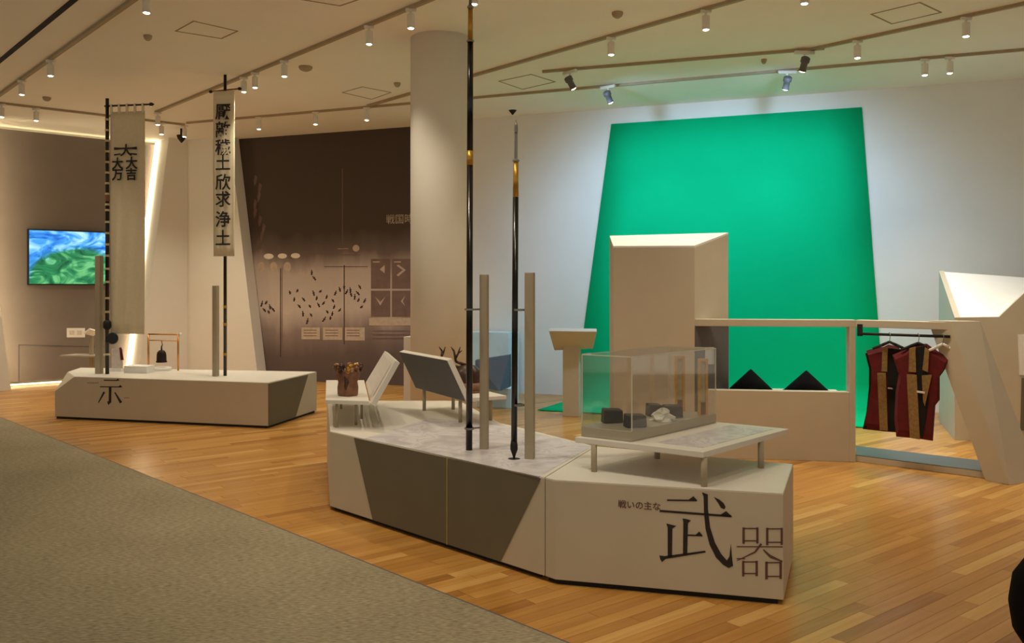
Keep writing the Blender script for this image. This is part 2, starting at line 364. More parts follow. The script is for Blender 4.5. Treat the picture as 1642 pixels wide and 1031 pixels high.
# ------------------------------------------------------------------ setting: floor of single oak planks, carpet
floor = struct(MB().prism([(-13, -3), (11, -3), (11, 18), (-13, 18)], -.20, -.014).build('floor', mat('subfloor', (60, 42, 26), .9)))
E0, E1 = Vector((-5.9, 10.1, 0)), Vector((.22, 3.70, 0)); ED = (E1-E0).normalized(); EN = Vector((-ED.y, ED.x, 0))   # carpet edge, EN points to the wood
if EN.x < 0: EN = -EN
PU = Vector((math.cos(PLANK_A), math.sin(PLANK_A), 0)); PV = Vector((-PU.y, PU.x, 0))
PWID, PLEN = .078, .90
def in_view(p, pad=70, low=110):
    if p.y < .8: return False
    x = CX+FPX*p.x/p.y; y = HY+FPX*EYE/p.y
    return -pad < x < 1642+pad and y < 1031+low
def before_walls(p):
    return p.y < 13.5+B_B*p.x and p.y < A_N+.3+B_L*p.x and p.x < 8.5
TONES = [.08, .2, .3, .36, .42, .48, .54, .6, .68, .78, .9]
def plank_mesh(tone):
    mb = MB(); mb.box((0, 0, -.006), (PLEN-.002, PWID-.0016, .012))
    me = bpy.data.meshes.new('plank'); me.from_pydata([tuple(v) for v in mb.v], [], mb.f); me.materials.append(M_OAK)
    a = me.attributes.new('tone', 'FLOAT', 'FACE')
    for d in a.data: d.value = tone
    bm = bmesh.new(); bm.from_mesh(me); bmesh.ops.recalc_face_normals(bm, faces=bm.faces); bm.to_mesh(me); bm.free()
    return me
PM = [plank_mesh(t) for t in TONES]
spotsP = []
for r in range(-80, 220):
    off = random.uniform(0, PLEN)
    for c in range(-12, 20):
        p = PU*(c*PLEN+off)+PV*(r*PWID)
        if not before_walls(p) or (p-E0).dot(EN) < -.45: continue
        if not any(in_view(q, 800, 1600) for q in (p, p-PU*.45, p+PU*.45)): continue
        spotsP.append((p.y+(0 if any(in_view(q, 0, 0) for q in (p, p-PU*.3, p+PU*.3)) else 100), random.random(), p))
# planks under the plinth are never seen: keep them in the joined field
def under_plinth(p): return (-1.15 < p.x < 1.4 and 4.25 < p.y < 7.4 and (p.y-5.9) > -1.03*(p.x+1.2)+.1)
spotsP.sort(key=lambda t: (under_plinth(t[2]), t[0]))
rot = Matrix.Rotation(PLANK_A, 4, 'Z')
def pick_tone():
    return min(len(TONES)-1, max(0, int(random.gauss(5.2, 2.7))))
fv, ff, ft = [], [], []
for k, (_, _, p) in enumerate(spotsP):
    me = PM[pick_tone()]
    if k < 300:
        o = bpy.data.objects.new('plank', me); COL.objects.link(o); o.parent = floor
        o.location = p-floor.location; o.rotation_euler = (0, 0, PLANK_A)
    else:
        b0 = len(fv); fv += [tuple((rot @ v.co)+p-floor.location) for v in me.vertices]
        for i, f in enumerate(me.polygons): ff.append(tuple(b0+q for q in f.vertices)); ft.append(me.attributes['tone'].data[0].value)
me = bpy.data.meshes.new('plank_field'); me.from_pydata(fv, [], ff); me.materials.append(M_OAK)
a = me.attributes.new('tone', 'FLOAT', 'FACE')
for i, d in enumerate(a.data): d.value = ft[i]
o = bpy.data.objects.new('plank_field', me); COL.objects.link(o); o.parent = floor; stuff(o)
cp = [E0-ED*4, E1+ED*4.2, E1+ED*4.2-EN*8, E0-ED*4-EN*8]
carpet = struct(MB().prism([(p.x, p.y) for p in cp], -.013, .006).build('trim_5', M_CARPET)); carpet['label'] = 'grey-beige loop carpet laid beside the oak planks'
ed = MB().prism([(p.x, p.y) for p in (E0-ED*4, E1+ED*4.2, E1+ED*4.2+EN*.012, E0-ED*4+EN*.012)], -.013, .005).build('edge_strip', M_DARK, carpet)

# ------------------------------------------------------------------ ceiling fittings: slot, tracks, hatches, detectors
def track(name, p, q, label, w_=.034, h_=.028, m=M_TRACK):
    p, q = Vector(p), Vector(q); d = (q-p).normalized()
    o = MB().box((p+q)/2+Z*(CEIL-h_/2-(p.z+q.z)/2), ((q-p).length, w_, h_), d).build(name, m)
    return tag(o, label, 'light track')
def C(px, py): return P(px, py, CEIL)
track('light_track', C(-60, 192.8), C(1900, -1206.6), 'light track under the ceiling beside the black slot', w_=.04)
track('light_track', C(250, 178.5), C(830, -61.6), 'long ceiling track running above the tall calligraphy banner', w_=.04)
track('light_track', C(590, 167.8), C(1420, -71.3), 'ceiling track passing behind the round column top', w_=.04)
track('light_track', C(1285, 80.4), C(1900, -52.4), 'ceiling track at the far right starting near green screen', w_=.036)
track('light_track', C(870, 113), C(1322, 75), 'short ceiling track in front of the green screen')
track('light_track', C(300, 195.5), C(1760, 67), 'longest ceiling track following the back wall')
track('light_track', C(-60, 156.4), C(296, 198.5), 'ceiling track along the glowing niche')
sl = MB().box((C(0, 97)+C(118, 0))/2+Z*-.004, ((C(150, -26)-C(-80, 163)).length, .05, .008), C(118, 0)-C(0, 97)).build('trim_6', M_SLIT)
struct(sl); sl['label'] = 'black slot in the ceiling'
def hatch(px4, label):
    c = [C(*p) for p in px4]; mb = MB()
    for i in range(4):
        p, q = c[i], c[(i+1) % 4]; mb.box((p+q)/2-Z*.002, ((q-p).length+.01, .012, .005), q-p)
    o = mb.build('hatch_frame', M_HATCH, ceiling); return o
for h in ([(1397, 22.5), (1475, 3.7), (1509, 19.6), (1430, 38)], [(281.7, 49.6), (310.5, 33.6), (381, 49.6), (355, 61.5)],
          [(549, 148), (581, 139), (627, 148), (596, 159)], [(478, -2), (545, 9), (590, -6), (525, -18)], [(800, 130), (852, 119), (890, 131), (838, 143)]):
    hatch(h, '')
def detector(px, py, r, label, h=.05):
    p = C(px, py); o = MB().lathe(p-Z*h, [(r*.35, 0), (r*.8, h*.3), (r, h*.75), (r, h)], 18).build('ceiling_detector', M_TRACK, smooth=True)
    return tag(o, label, 'detector')
detector(490, 107, .075, 'round smoke detector on ceiling between long track and mural')
detector(990, 20, .05, 'small round sprinkler on ceiling above the tall tower cabinet')
detector(237, 57, .04, 'small round sprinkler on ceiling by the square hatch')
detector(637, 133, .04, 'small round sprinkler on ceiling just beside the column')
detector(75, 156, .05, 'small round sprinkler on ceiling above the glowing niche')
detector(1225, 95, .03, 'small sprinkler on ceiling above the green screen')
def cone_speaker(px, py, d, label):
    p = PD(px, py, d); t = thing('ceiling_speaker', label, 'speaker', at_z(p, p.z))
    MB().lathe(p, [(.008, 0), (.055, .06), (.07, .10), (.07, .115)], 20).build('cone_body', M_BLACKM, t, smooth=True)
    MB().tube(p+Z*.11, at_z(p, CEIL), .018).build('stem', M_BLACKM, t)
cone_speaker(822, 184, 12.0, 'small black cone speaker at wall top above the shorter spear')
cone_speaker(291, 229, 13.4, 'small black cone speaker at wall top beside the glowing niche')

# ------------------------------------------------------------------ track spotlights (copies with own lamp)
def spot_data(name, watts, size, color, blend=.7):
    l = bpy.data.lights.new(name, 'SPOT'); l.energy = watts; l.spot_size = math.radians(size); l.spot_blend = blend; l.color = color; l.shadow_soft_size = .05
    return l
L_FAR = spot_data('spot_lamp', FAR_W, 102, WARM, 1.0)
L_DIM = spot_data('spot_lamp', 26, 96, WARM, 1.0)
L_DOWN = spot_data('spot_lamp', SPOT_W, 96, WARM, 1.0)
L_FRONT = spot_data('spot_lamp', FRONT_W, 110, WARM, 1.0)
L_COOL = spot_data('projector_lamp', GREEN_W, 62, COOL, 1.0)
L_WASH = spot_data('projector_lamp', WASH_W, 150, COOL, .9)
def proto_down():
    t = thing('track_spotlight', '', 'spotlight', (0, 0, 0))
    MB().box((0, 0, -.012), (.09, .03, .024)).build('adapter', M_LAMP, t)
    MB().tube((0, 0, -.024), (0, 0, -.05), .010, n=10).build('stem', M_LAMP, t)
    MB().lathe((0, 0, -.17), [(.030, 0), (.033, .004), (.033, .116), (.028, .122)], 20).build('housing', M_LAMP, t, smooth=True)
    MB().lathe((0, 0, -.178), [(.006, 0), (.020, .003), (.028, .010)], 18).build('lens', M_LENS, t, smooth=True)
    l = bpy.data.objects.new('spot_lamp', L_DOWN); COL.objects.link(l); l.parent = t; l.location = (0, 0, -.20)
    return t
def proto_tilt():
    # housing hangs from an arm and aims along local +Y and down
    t = thing('track_projector', '', 'spotlight', (0, 0, 0)); ax = Vector((0, .62, -.78)).normalized(); c = Vector((0, 0, -.12))
    MB().box((0, 0, -.016), (.20, .035, .032)).build('adapter', M_LAMP, t)
    MB().tube((0, 0, -.03), c, .010, n=10).build('stem', M_LAMP, t)
    MB().lathe(c-ax*.06, [(.034, 0), (.045, .008), (.045, .05), (.034, .06), (.034, .13), (.04, .14)], 20, axis=ax).build('housing', M_DARK, t, smooth=True)
    MB().lathe(c+ax*.08, [(.030, 0), (.026, .012), (.006, .016)], 18, axis=ax).build('lens', M_LENS, t, smooth=True)
    l = bpy.data.objects.new('projector_lamp', L_COOL); COL.objects.link(l); l.parent = t; l.location = c+ax*.12
    l.rotation_euler = ax.to_track_quat('-Z', 'Y').to_euler()
    return t
DOWN, TILT = proto_down(), proto_tilt()
used = {'d': 0, 't': 0}
def yt1(x): return 150-.714*x
def yt2(x): return 282-.414*x
def yt3(x): return 337.7-.288*x
def yt4(x): return 358-.216*x
def yt6(x): return 195.5-.0905*(x-300) if x < 700 else 152-.0845*(x-760)
def yt7(x): return 163.5+.1183*x
G = 'track spotlights'
def down(px, py, label, lamp=None):
    o = DOWN if used['d'] == 0 else copy_tree(DOWN); used['d'] += 1
    for ch in o.children:
        if ch.type == 'LIGHT': ch.data = lamp or (L_DIM if px in (659, 592, 235, 81) else L_FAR if px < 700 else L_DOWN)
    o.location = C(px, py)-Z*.024; o['label'] = label; o['group'] = G
for px, f, lab in [
    (235, yt1, 'white spotlight on the track beside the black slot, nearest the camera end'),
    (81, yt1, 'white spotlight on the track beside the black slot, second from camera end'),
    (35, yt1, 'white spotlight on the track beside the black slot, farthest one'),
    (58, yt7, 'small spotlight on the niche track above the wall television'),
    (3, yt7, 'small spotlight on the niche track at the end away from the banners'),
    (659, yt2, 'glowing white spotlight on the long track nearest the round column'),
    (592, yt2, 'glowing white spotlight on the long track, second from the round column'),
    (456, yt2, 'white spotlight on the long track beside the smoke detector'),
    (409, yt2, 'spotlight close behind the tall calligraphy banner, column-side one of the pair'),
    (391, yt2, 'spotlight close behind the tall calligraphy banner, banner-side one of the pair'),
    (253, yt2, 'spotlight at far end of the long track by the crest banner'),
    (296, yt7, 'spotlight directly above the black cone speaker by the niche'),
    (259, yt7, 'spotlight beside the crest banner, at the niche light strip'),
    (415, yt6, 'small spotlight before the mural, nearest the tall calligraphy banner'),
    (506, yt6, 'small spotlight before the middle of the mural'),
    (588, yt6, 'small spotlight before the mural, nearest the round column'),
    (980, yt3, 'bright spotlight above the lectern, on the track behind the column'),
    (1132, yt3, 'bright spotlight above the tower cabinet, on the track behind the column'),
    (1375, yt4, 'spotlight above the green screen corner at the far right track'),
    (1549, yt4, 'spotlight on the far right track nearest the camera'),
    (1483, yt6, 'spotlight of the close pair on the back track, green screen side'),
    (1523, yt6, 'spotlight of the close pair on the back track, farther from green screen')]:
    down(px, f(px), lab)
# unseen spots added on the tracks beyond the frame to light front plinth and carpet
for px, f, lab in [(760, yt2, 'added spotlight on the long track overhead, first past the top edge'),
    (1290, yt3, 'added spotlight overhead above the front plinth, first past the top edge'), (1400, yt3, 'added spotlight overhead above the front plinth, second past the top edge'),
    (320, yt1, 'added spotlight overhead beside the black slot, past the top edge'), (560, yt1, 'added spotlight overhead beside the black slot, second past the top edge'), (1740, yt4, 'added spotlight on the far right track past the frame edge')]:
    down(px, f(px), lab, L_DOWN)
for px, lab in [(790, 'added spotlight overhead beside the black slot, third past the top edge'), (1120, 'added spotlight overhead beside the black slot, closest to the viewer'), (1700, 'added spotlight overhead beside the black slot, behind the viewer')]:
    down(px, yt1(px), lab, L_FRONT)
def tilt(px, py, target, label, lamp):
    o = TILT if used['t'] == 0 else copy_tree(TILT); used['t'] += 1
    for ch in o.children:
        if ch.type == 'LIGHT': ch.data = lamp
    p = C(px, py)-Z*.028; o.location = p; d = Vector(target)-p
    o.rotation_euler = (0, 0, math.atan2(d.y, d.x)-math.pi/2); o['label'] = label; o['group'] = 'tilted projectors'
gs = PW(1160, 330, A_B, B_B)
tilt(914, 109.5, gs, 'tilted projector on the short track, end toward the column', L_WASH)
tilt(975, 133.8, PW(1080, 300, A_B, B_B), 'tilted projector on the back track beside the green screen', L_COOL)
tilt(1290, 77.5, gs, 'tilted projector on the short track, end toward the coats', L_WASH)
tilt(1262, 109.6, PW(1200, 300, A_B, B_B), 'tilted projector hanging close above the green screen top', L_COOL)

# ------------------------------------------------------------------ column and block behind it
colm = MB().lathe((-.69, 8.55, 0), [(.295, 0), (.295, CEIL)], 64).build('column', M_WALL, smooth=True); tag(colm, 'thick round cream column rising to the ceiling', 'column')
bk = MB().prism([(-1.14, 9.25), (-.6, 9.05), (-.5, 9.45), (-1.0, 9.65)], 0, .97).build('block', M_WALL, bevel=.004); tag(bk, 'cream waist-high block standing behind the round column', 'block')

# ------------------------------------------------------------------ green screen sweep
def gy(X, off): return A_B-off+B_B*X
prof = []                                    # (offset in Y from wall, height)
for z in (3.69, 3.0, 2.2, 1.4, .7, .30): prof.append((.012, z))
for k in range(1, 8):
    a = k/8*math.pi/2; prof.append((.012+.30*(1-math.cos(a)), .30*(1-math.sin(a))+.010))
for y_ in (.33, .8, 1.3, 1.68): prof.append((y_, .010))
LT, LB, LF = 1.34, .86, .31; RT, RB, RF = 4.28, 4.52, 4.05
rows = []
for (oy, z) in prof:
    if oy < .32: t = 1-z/3.69; xl = LT+(LB-LT)*t; xr = RT+(RB-RT)*t
    else: t = (oy-.32)/1.36; xl = LB+(LF-LB)*t; xr = RB+(RF-RB)*t
    rows.append([Vector((xl+(xr-xl)*k/8, gy(xl+(xr-xl)*k/8, oy), z)) for k in range(9)])
gsc = MB().grid(rows).build('green_screen', M_GREEN, smooth=True, solid=.008); tag(gsc, 'bright green trapezoid backdrop sweeping from wall onto floor', 'backdrop')

# ------------------------------------------------------------------ left plinth with the two banners
LP = .48
a0, b0, c0, d0 = Vector((-5.185, 9.98, 0)), Vector((-2.573, 9.283, 0)), Vector((-2.325, 10.48, 0)), Vector((-5.40, 11.0, 0))
plinL = thing('plinth', 'low white plinth under the two banners with a dark slanted end panel', 'plinth', (a0+b0+c0+d0)/4, 'display plinths')
cen = (a0+b0+c0+d0)/4
def inset(p, c, k): return c+(Vector(p)-c)*k
mb = MB(); KZ = .025
u_ab = (b0-a0).normalized(); u_ad = (d0-a0).normalized()
top = [a0+u_ab*.26+Z*LP, b0+Z*LP, c0+Z*LP, d0+Z*LP, a0+u_ad*.5+Z*LP]; cut = a0+Z*(LP-.17)
bot = [a0+Z*KZ, b0+Z*KZ, c0+Z*KZ, d0+Z*KZ]
mb.v = top+[cut]+bot
mb.f = [(0, 1, 2, 3, 4), (9, 8, 7, 6), (6, 7, 1, 0, 5), (7, 8, 2, 1), (8, 9, 3, 2), (9, 6, 5, 4, 3), (5, 0, 4)]
body = mb.build('body', M_FACE, plinL, bevel=.004)
MB().prism([inset(p, cen, .994).to_2d() for p in top], LP, LP+.003).build('top_panel', M_TOPP, plinL)
MB().prism([inset(p, cen, .985).to_2d() for p in (a0, b0, c0, d0)], 0, KZ).build('toe_kick', M_KICK, plinL)
n_bc = Vector(((c0-b0).y, -(c0-b0).x, 0)).normalized()
u_bc = (c0-b0)
strokes('dark_panel', [[b0+n_bc*.003+Z*KZ, b0+u_bc*.53+n_bc*.003+Z*KZ, b0+u_bc*.80+n_bc*.003+Z*(LP-.01), b0+n_bc*.003+Z*(LP-.01)]], M_OLIVE, plinL, n_bc, .001)
n_ab = Vector((u_ab.y, -u_ab.x, 0))
pl_a = (a0.y-(b0.y-a0.y)/(b0.x-a0.x)*a0.x, (b0.y-a0.y)/(b0.x-a0.x))
def pl(zx, zy): return PW(130+zx/5.728, 500+zy/5.728, *pl_a)
def seg(f, x0, y0, x1, y1, w0, w1=None):
    w1 = w0 if w1 is None else w1; dx, dy = x1-x0, y1-y0; L = math.hypot(dx, dy); nx, ny = -dy/L/2, dx/L/2
    return [f(x0-nx*w0, y0-ny*w0), f(x1-nx*w1, y1-ny*w1), f(x1+nx*w1, y1+ny*w1), f(x0+nx*w0, y0+ny*w0)]
strokes('printed_character', [seg(pl, 210, 628, 335, 630, 9), [pl(318, 630), pl(340, 612), pl(356, 632)], seg(pl, 175, 688, 372, 690, 9), [pl(340, 690), pl(362, 672), pl(382, 692)],
        seg(pl, 268, 690, 266, 835, 24), [pl(240, 822), pl(278, 822), pl(252, 858)], seg(pl, 214, 735, 160, 835, 18, 8), seg(pl, 310, 738, 368, 835, 10, 24)], M_INK, plinL, n_ab)
strokes('printed_caption', [seg(pl, 60+k*18, 652, 70+k*18, 653, 8) for k in range(6)]+[seg(pl, 400+k*16, 790, 408+k*16, 790, 8) for k in range(3)], M_INKB, plinL, n_ab)

def spaced(p, q, a, b): return Vector(p)+(Vector(q)-Vector(p))*a, Vector(p)+(Vector(q)-Vector(p))*b
# banner with the six-character crest
bp = P(172, 600, LP); dpt = bp.y; topz = EYE+(HY-158)/FPX*dpt
t = thing('banner_stand', 'cream crest banner on black banded pole, standing on the low plinth', 'banner', bp, 'war banners')
pole = MB().tube(bp, at_z(bp, topz), .022, .020).build('pole', M_BLACK, t, smooth=True)
for py in list(range(192, 330, 17))+[337, 356, 374, 392, 410, 431, 452, 478, 500, 568]:
    z_ = EYE+(HY-py)/FPX*dpt; MB().tube(at_z(bp, z_-.012), at_z(bp, z_+.012), .0245).build('band', M_RATTAN, pole)
z_ = EYE+(HY-318)/FPX*dpt; MB().tube(at_z(bp, z_-.035), at_z(bp, z_+.035), .0235).build('grip', M_BROWN, pole)
zb = EYE+(HY-170)/FPX*dpt; U = Vector((.985, -.17, 0)).normalized(); xe = (250-172)/FPX*dpt
MB().tube(at_z(bp, zb)-U*.03, at_z(bp, zb)+U*xe, .011).build('crossbar', M_BLACK, t)
MB().lathe(at_z(bp, zb)+U*(xe-.04), [(.004, 0), (.022, .02), (.022, .04), (.004, .07)], 12, axis=U).build('bar_tip', M_BLACK, t)
w0 = (176-172)/FPX*dpt; w1 = (238-172)/FPX*dpt; zt = EYE+(HY-180)/FPX*dpt; zl = EYE+(HY-535)/FPX*dpt
nf = Vector((U.y, -U.x, 0))
def wavy(x0, x1, z0, z1, base, amp, n=14, m=20):
    return [[at_z(base, 0)+U*(x0+(x1-x0)*i/n)+nf*(amp*math.sin(i*1.1+j*.25)*(.3+j/m))+Z*(z0+(z1-z0)*j/m) for i in range(n+1)] for j in range(m+1)]
cl = MB().grid(wavy(w0+.012, w1, zt, zl, bp, .006)).build('cloth', M_CLOTH, t, smooth=True, solid=.003)
for k in range(5):
    c = at_z(bp, (zb+zt)/2)+U*(w0+.025+(w1-w0-.05)*k/4); MB().box(c, (.022, .026, zb-zt+.035), U).build('loop', M_CLOTH, t)
def put(body, px, py, size, bold, nm='crest_character', sx=1.0):
    o_ = at_z(bp, 0)+U*((px-172)/FPX*dpt)+Z*(EYE+(HY-py)/FPX*dpt)+nf*.012
    return text(nm, body, o_, U, Z, size, M_INK, t, bold, lift=.010, sx=sx)
pxm = dpt/FPX
put('大', 196.5, 249.5, 20*pxm, .004, sx=1.05); put('大', 182, 270.5, 20*pxm, .004); put('大', 206, 270.5, 21*pxm, .004)
put('万', 182, 288, 20*pxm, .004); put('吉', 206, 288, 20*pxm, .004)
o_ = lambda px, py: at_z(bp, 0)+U*((px-172)/FPX*dpt)+Z*(EYE+(HY-py)/FPX*dpt)+nf*.012
for bar_ in [[o_(186, 241.5), o_(198, 240.5), o_(198, 238), o_(186, 237)], [o_(214, 240.5), o_(226, 241.5), o_(226, 237), o_(214, 238)], [o_(186, 250.5), o_(197, 249), o_(198, 246.8), o_(186, 248)], [o_(215, 249), o_(226, 250.5), o_(226, 248), o_(214, 246.8)]]:
    strokes('crest_bar', [bar_], M_INK, t, nf, .010)
# narrow calligraphy banner
cp_ = P(361, 603, LP); dpt = cp_.y; pxm = dpt/FPX
t2 = thing('banner_stand', 'narrow tall banner with eight brushed black characters, on a black pole', 'banner', cp_, 'war banners')
MB().tube(cp_, at_z(cp_, EYE+(HY-120)*pxm), .019, .017).build('pole', M_BLACK, t2, smooth=True)
for py in (492, 520, 568):
    z_ = EYE+(HY-py)*pxm; MB().tube(at_z(cp_, z_-.016), at_z(cp_, z_+.016), .021).build('band', M_GOLD, t2)
zb = EYE+(HY-146)*pxm; MB().tube(at_z(cp_, zb)-U*(23*pxm)-nf*0, at_z(cp_, zb+.02)+U*(24*pxm), .009).build('crossbar', M_BROWN, t2)
for s_ in (-1, 1): MB().lathe(at_z(cp_, zb+(.02 if s_ > 0 else 0))+U*s_*(22*pxm), [(.006, 0), (.018, .008), (.018, .03), (.004, .045)], 12, axis=U*s_).build('bar_tip', M_BLACK, t2)
base2 = cp_+nf*.03
MB().grid(wavy(-18*pxm, 18.5*pxm, EYE+(HY-147)*pxm, EYE+(HY-411)*pxm, base2, .004)).build('cloth', M_CLOTH, t2, smooth=True, solid=.003)
for ch, py in zip('厭離穢土欣求浄土', (190, 219, 247, 272, 303, 330, 362, 392)):
    o_ = at_z(base2, 0)-U*(13.5*pxm)+Z*(EYE+(HY-py)*pxm)+nf*.010
    text('brushed_character', ch, o_, U, Z, 27*pxm, M_INK, t2, .003, lift=.012)
# square posts that steady the poles
def post(px0, px1, py, ytop, z, label, pole_p=None, brackets=(), grp='support posts'):
    a, b = P(px0, py, z), P(px1, py, z); c = (a+b)/2; w_ = (b-a).length; zt = EYE+(HY-ytop)/FPX*c.y
    t = thing('support_post', label, 'post', c, grp)
    MB().box((c.x, c.y+w_/2, (z+zt)/2), (w_, w_, zt-z), (.97, -.24, 0)).build('shaft', M_POST, t, bevel=.003)
    for by in brackets:
        zz = EYE+(HY-by)/FPX*c.y; q = at_z(pole_p, zz); cc = Vector((c.x, c.y+w_/2, zz)); d = (q-cc).normalized()
        MB().tube(cc, q-d*.03, .006, n=8).build('bracket_arm', M_STEEL, t)
        MB().lathe(q-Z*.006, [(.026, 0), (.031, .001), (.031, .011), (.026, .012), (.026, 0)], 20).build('bracket_ring', M_STEEL, t)
post(152.5, 161.5, 600, 410, LP, 'tall slim grey post beside the crest banner pole')
post(340.5, 348.5, 604, 458, LP, 'slim grey post beside the calligraphy banner pole')
# black round ornament on the crest pole and small things on the plinth
dpt = bp.y; kp = at_z(bp, EYE+(HY-521)*dpt/FPX)
orn = thing('war_fan', 'black disc ornament and knob held on the crest banner pole', 'ornament', kp)
MB().lathe(kp-Z*.06, [(.02, 0), (.045, .03), (.045, .09), (.02, .12)], 18).build('knob', M_BLACKM, orn, smooth=True)
dc = at_z(bp, EYE+(HY-542)*dpt/FPX)+U*.095-Vector((0, .05, 0))
MB().lathe(dc-nf*.012, [(.06, 0), (.068, .006), (.068, .018), (.06, .024)], 28, axis=nf).build('disc', M_BLACK, orn, smooth=True)
MB().path([at_z(bp, dc.z+.04), at_z(bp, dc.z-.04)-Vector((0, .03, 0)), dc-U*.06-Z*.03], [.012, .012, .010]).build('bracket', M_BLACK, orn)
cd = P(182, 597, LP); crd = thing('label_board', 'small upright pale label board with red tassel behind crest pole', 'label', cd)
MB().box(cd+Z*.135+Vector((0, .1, 0)), (.14, .012, .27), U).build('board', M_LABEL, crd)
MB().box(cd+Z*.02+Vector((0, .1, 0)), (.15, .08, .04), U).build('foot', M_WHITE, crd)
MB().tube(cd+U*.05+Z*.29+Vector((0, .08, 0)), cd+U*.075+Z*.14+Vector((0, .08, 0)), .012, .018).build('tassel', M_RED, crd)
stp = MB().prism([(P(191, 600, LP)+Vector((0, .12, 0))).to_2d(), (P(229, 601, LP)+Vector((0, .12, 0))).to_2d(), (P(229, 601, LP)+Vector((0, .34, 0))).to_2d(), (P(191, 600, LP)+Vector((0, .34, 0))).to_2d()], LP, LP+.085).build('display_block', M_WHITE, bevel=.004)
tag(stp, 'small white display block on the low plinth beside the bell', 'block')
# bell hanging in a copper frame
bl = P(259, 594, LP+.0); bs = thing('round_pedestal', 'shallow round white base under the hanging bell', 'base', bl)
MB().lathe(bl, [(.115, 0), (.12, .006), (.12, .03), (.11, .04)], 32).build('disc', M_WHITE, bs, smooth=True)
dpt = bl.y; q = dpt/FPX
fr = thing('bell_stand', 'thin copper frame standing over the small bell', 'frame', P(259, 598, LP), None)
fx0, fx1, fz = (236-259)*q, (288-259)*q, EYE+(HY-536)*q
f0 = at_z(bl, 0)
for x_ in (fx0, fx1):
    MB().tube(f0+U*x_+Z*LP, f0+U*x_+Z*fz, .012, n=10).build('upright', M_COPPER, fr, smooth=True)
MB().tube(f0+U*fx0+Z*fz, f0+U*(fx1+.03)+Z*fz, .010, n=10).build('top_bar', M_COPPER, fr, smooth=True)
MB().tube(f0+U*fx0+Z*(fz-.075), f0+U*fx1+Z*(fz-.075), .006, n=8).build('lower_bar', M_COPPER, fr, smooth=True)
MB().lathe(f0+U*(fx1+.03)+Z*(fz-.02), [(.006, 0), (.016, .01), (.016, .03), (.006, .04)], 14).build('finial', M_WHITE, fr, smooth=True)
be = thing('hanging_bell', 'small dark bronze bell hanging in the copper frame', 'bell', f0+Z*(EYE+(HY-581)*q))
bz = be.location.z
MB().lathe(f0+Z*bz, [(.062, 0), (.066, .01), (.058, .02), (.056, .09), (.05, .12), (.03, .145), (.01, .15)], 24).build('bell_body', M_BRONZE, be, smooth=True)
MB().path([f0+Z*(bz+.145), f0+Z*(bz+.19), f0+U*.012+Z*(bz+.215), f0+Z*(fz-.08)], [.012, .008, .005, .004]).build('hook', M_BRONZE, be)

# television, sign plate and lectern at the niche
tv = thing('television', 'flat wall television showing a green and blue landscape, in the niche', 'television', PW(106, 458, A_N, B_L))
c4 = [PW(43, 457, A_N, B_L), PW(172, 458, A_N, B_L), PW(172, 371, A_N, B_L), PW(43, 367, A_N, B_L)]
zlo, zhi = c4[0].z, c4[3].z; c4[1].z = zlo; c4[2].z = zhi
MB().poly(c4, -N_L*.06).build('bezel', M_BLACKM, tv, bevel=.004)
MB().poly([p+N_L*.05 for p in (c4[0]*.5+c4[1]*.5-Z*-.1, c4[1], c4[2], c4[0]*.5+c4[2]*.5)], -N_L*.06).build('wall_mount', M_BLACKM, tv)
ins = .018; pu = DIR_L
s4 = [c4[0]+pu*ins+Z*ins, c4[1]-pu*ins+Z*ins, c4[2]-pu*ins-Z*ins, c4[3]+pu*ins-Z*ins]
sc = strokes('screen', [[p-N_L*.06 for p in s4]], M_SCREEN, tv, -N_L, .003)
uvl = sc.data.uv_layers.new(name='UVMap')
for lp in sc.data.loops:
    d = sc.data.vertices[lp.vertex_index].co+tv.location-c4[0]
    uvl.data[lp.index].uv = (d.dot(pu)/((c4[1]-c4[0]).length), d.z/(zhi-zlo))
sp = thing('wall_sign', 'small white sign plate on the taupe niche wall', 'sign', PW(121, 540, A_N, B_L))
sq = [PW(107, 541, A_N, B_L), PW(136, 541, A_N, B_L), PW(136, 526, A_N, B_L), PW(107, 526, A_N, B_L)]
MB().poly(sq, -N_L*.012).build('plate', M_WHITE, sp)
strokes('pictogram', [[PW(x0, 537, A_N, B_L), PW(x1, 537, A_N, B_L), PW(x1, 530, A_N, B_L), PW(x0, 530, A_N, B_L)] for x0, x1 in ((111, 119), (123, 131))], M_LABEL, sp, -N_L, .014)
lp0 = P(147, 655, 0)
lp0 = Vector((-5.95, 12.45, 0))
lc = thing('reading_stand', 'small white tilted reading stand behind the low plinth end', 'stand', lp0)
MB().tube(lp0, lp0+Z*.78, .03).build('stem', M_POST, lc); MB().lathe(lp0, [(.16, 0), (.16, .015), (.03, .03)], 24).build('foot', M_POST, lc)
MB().box(lp0+Z*.85, (.10, .42, .02), (.75, .2, .62), (-.62, 0, .75)).build('board', M_WHITE, lc)
MB().box(lp0+Z*.52+U*-.1, (.56, .34, .022), U).build('shelf', M_TRAY, lc)

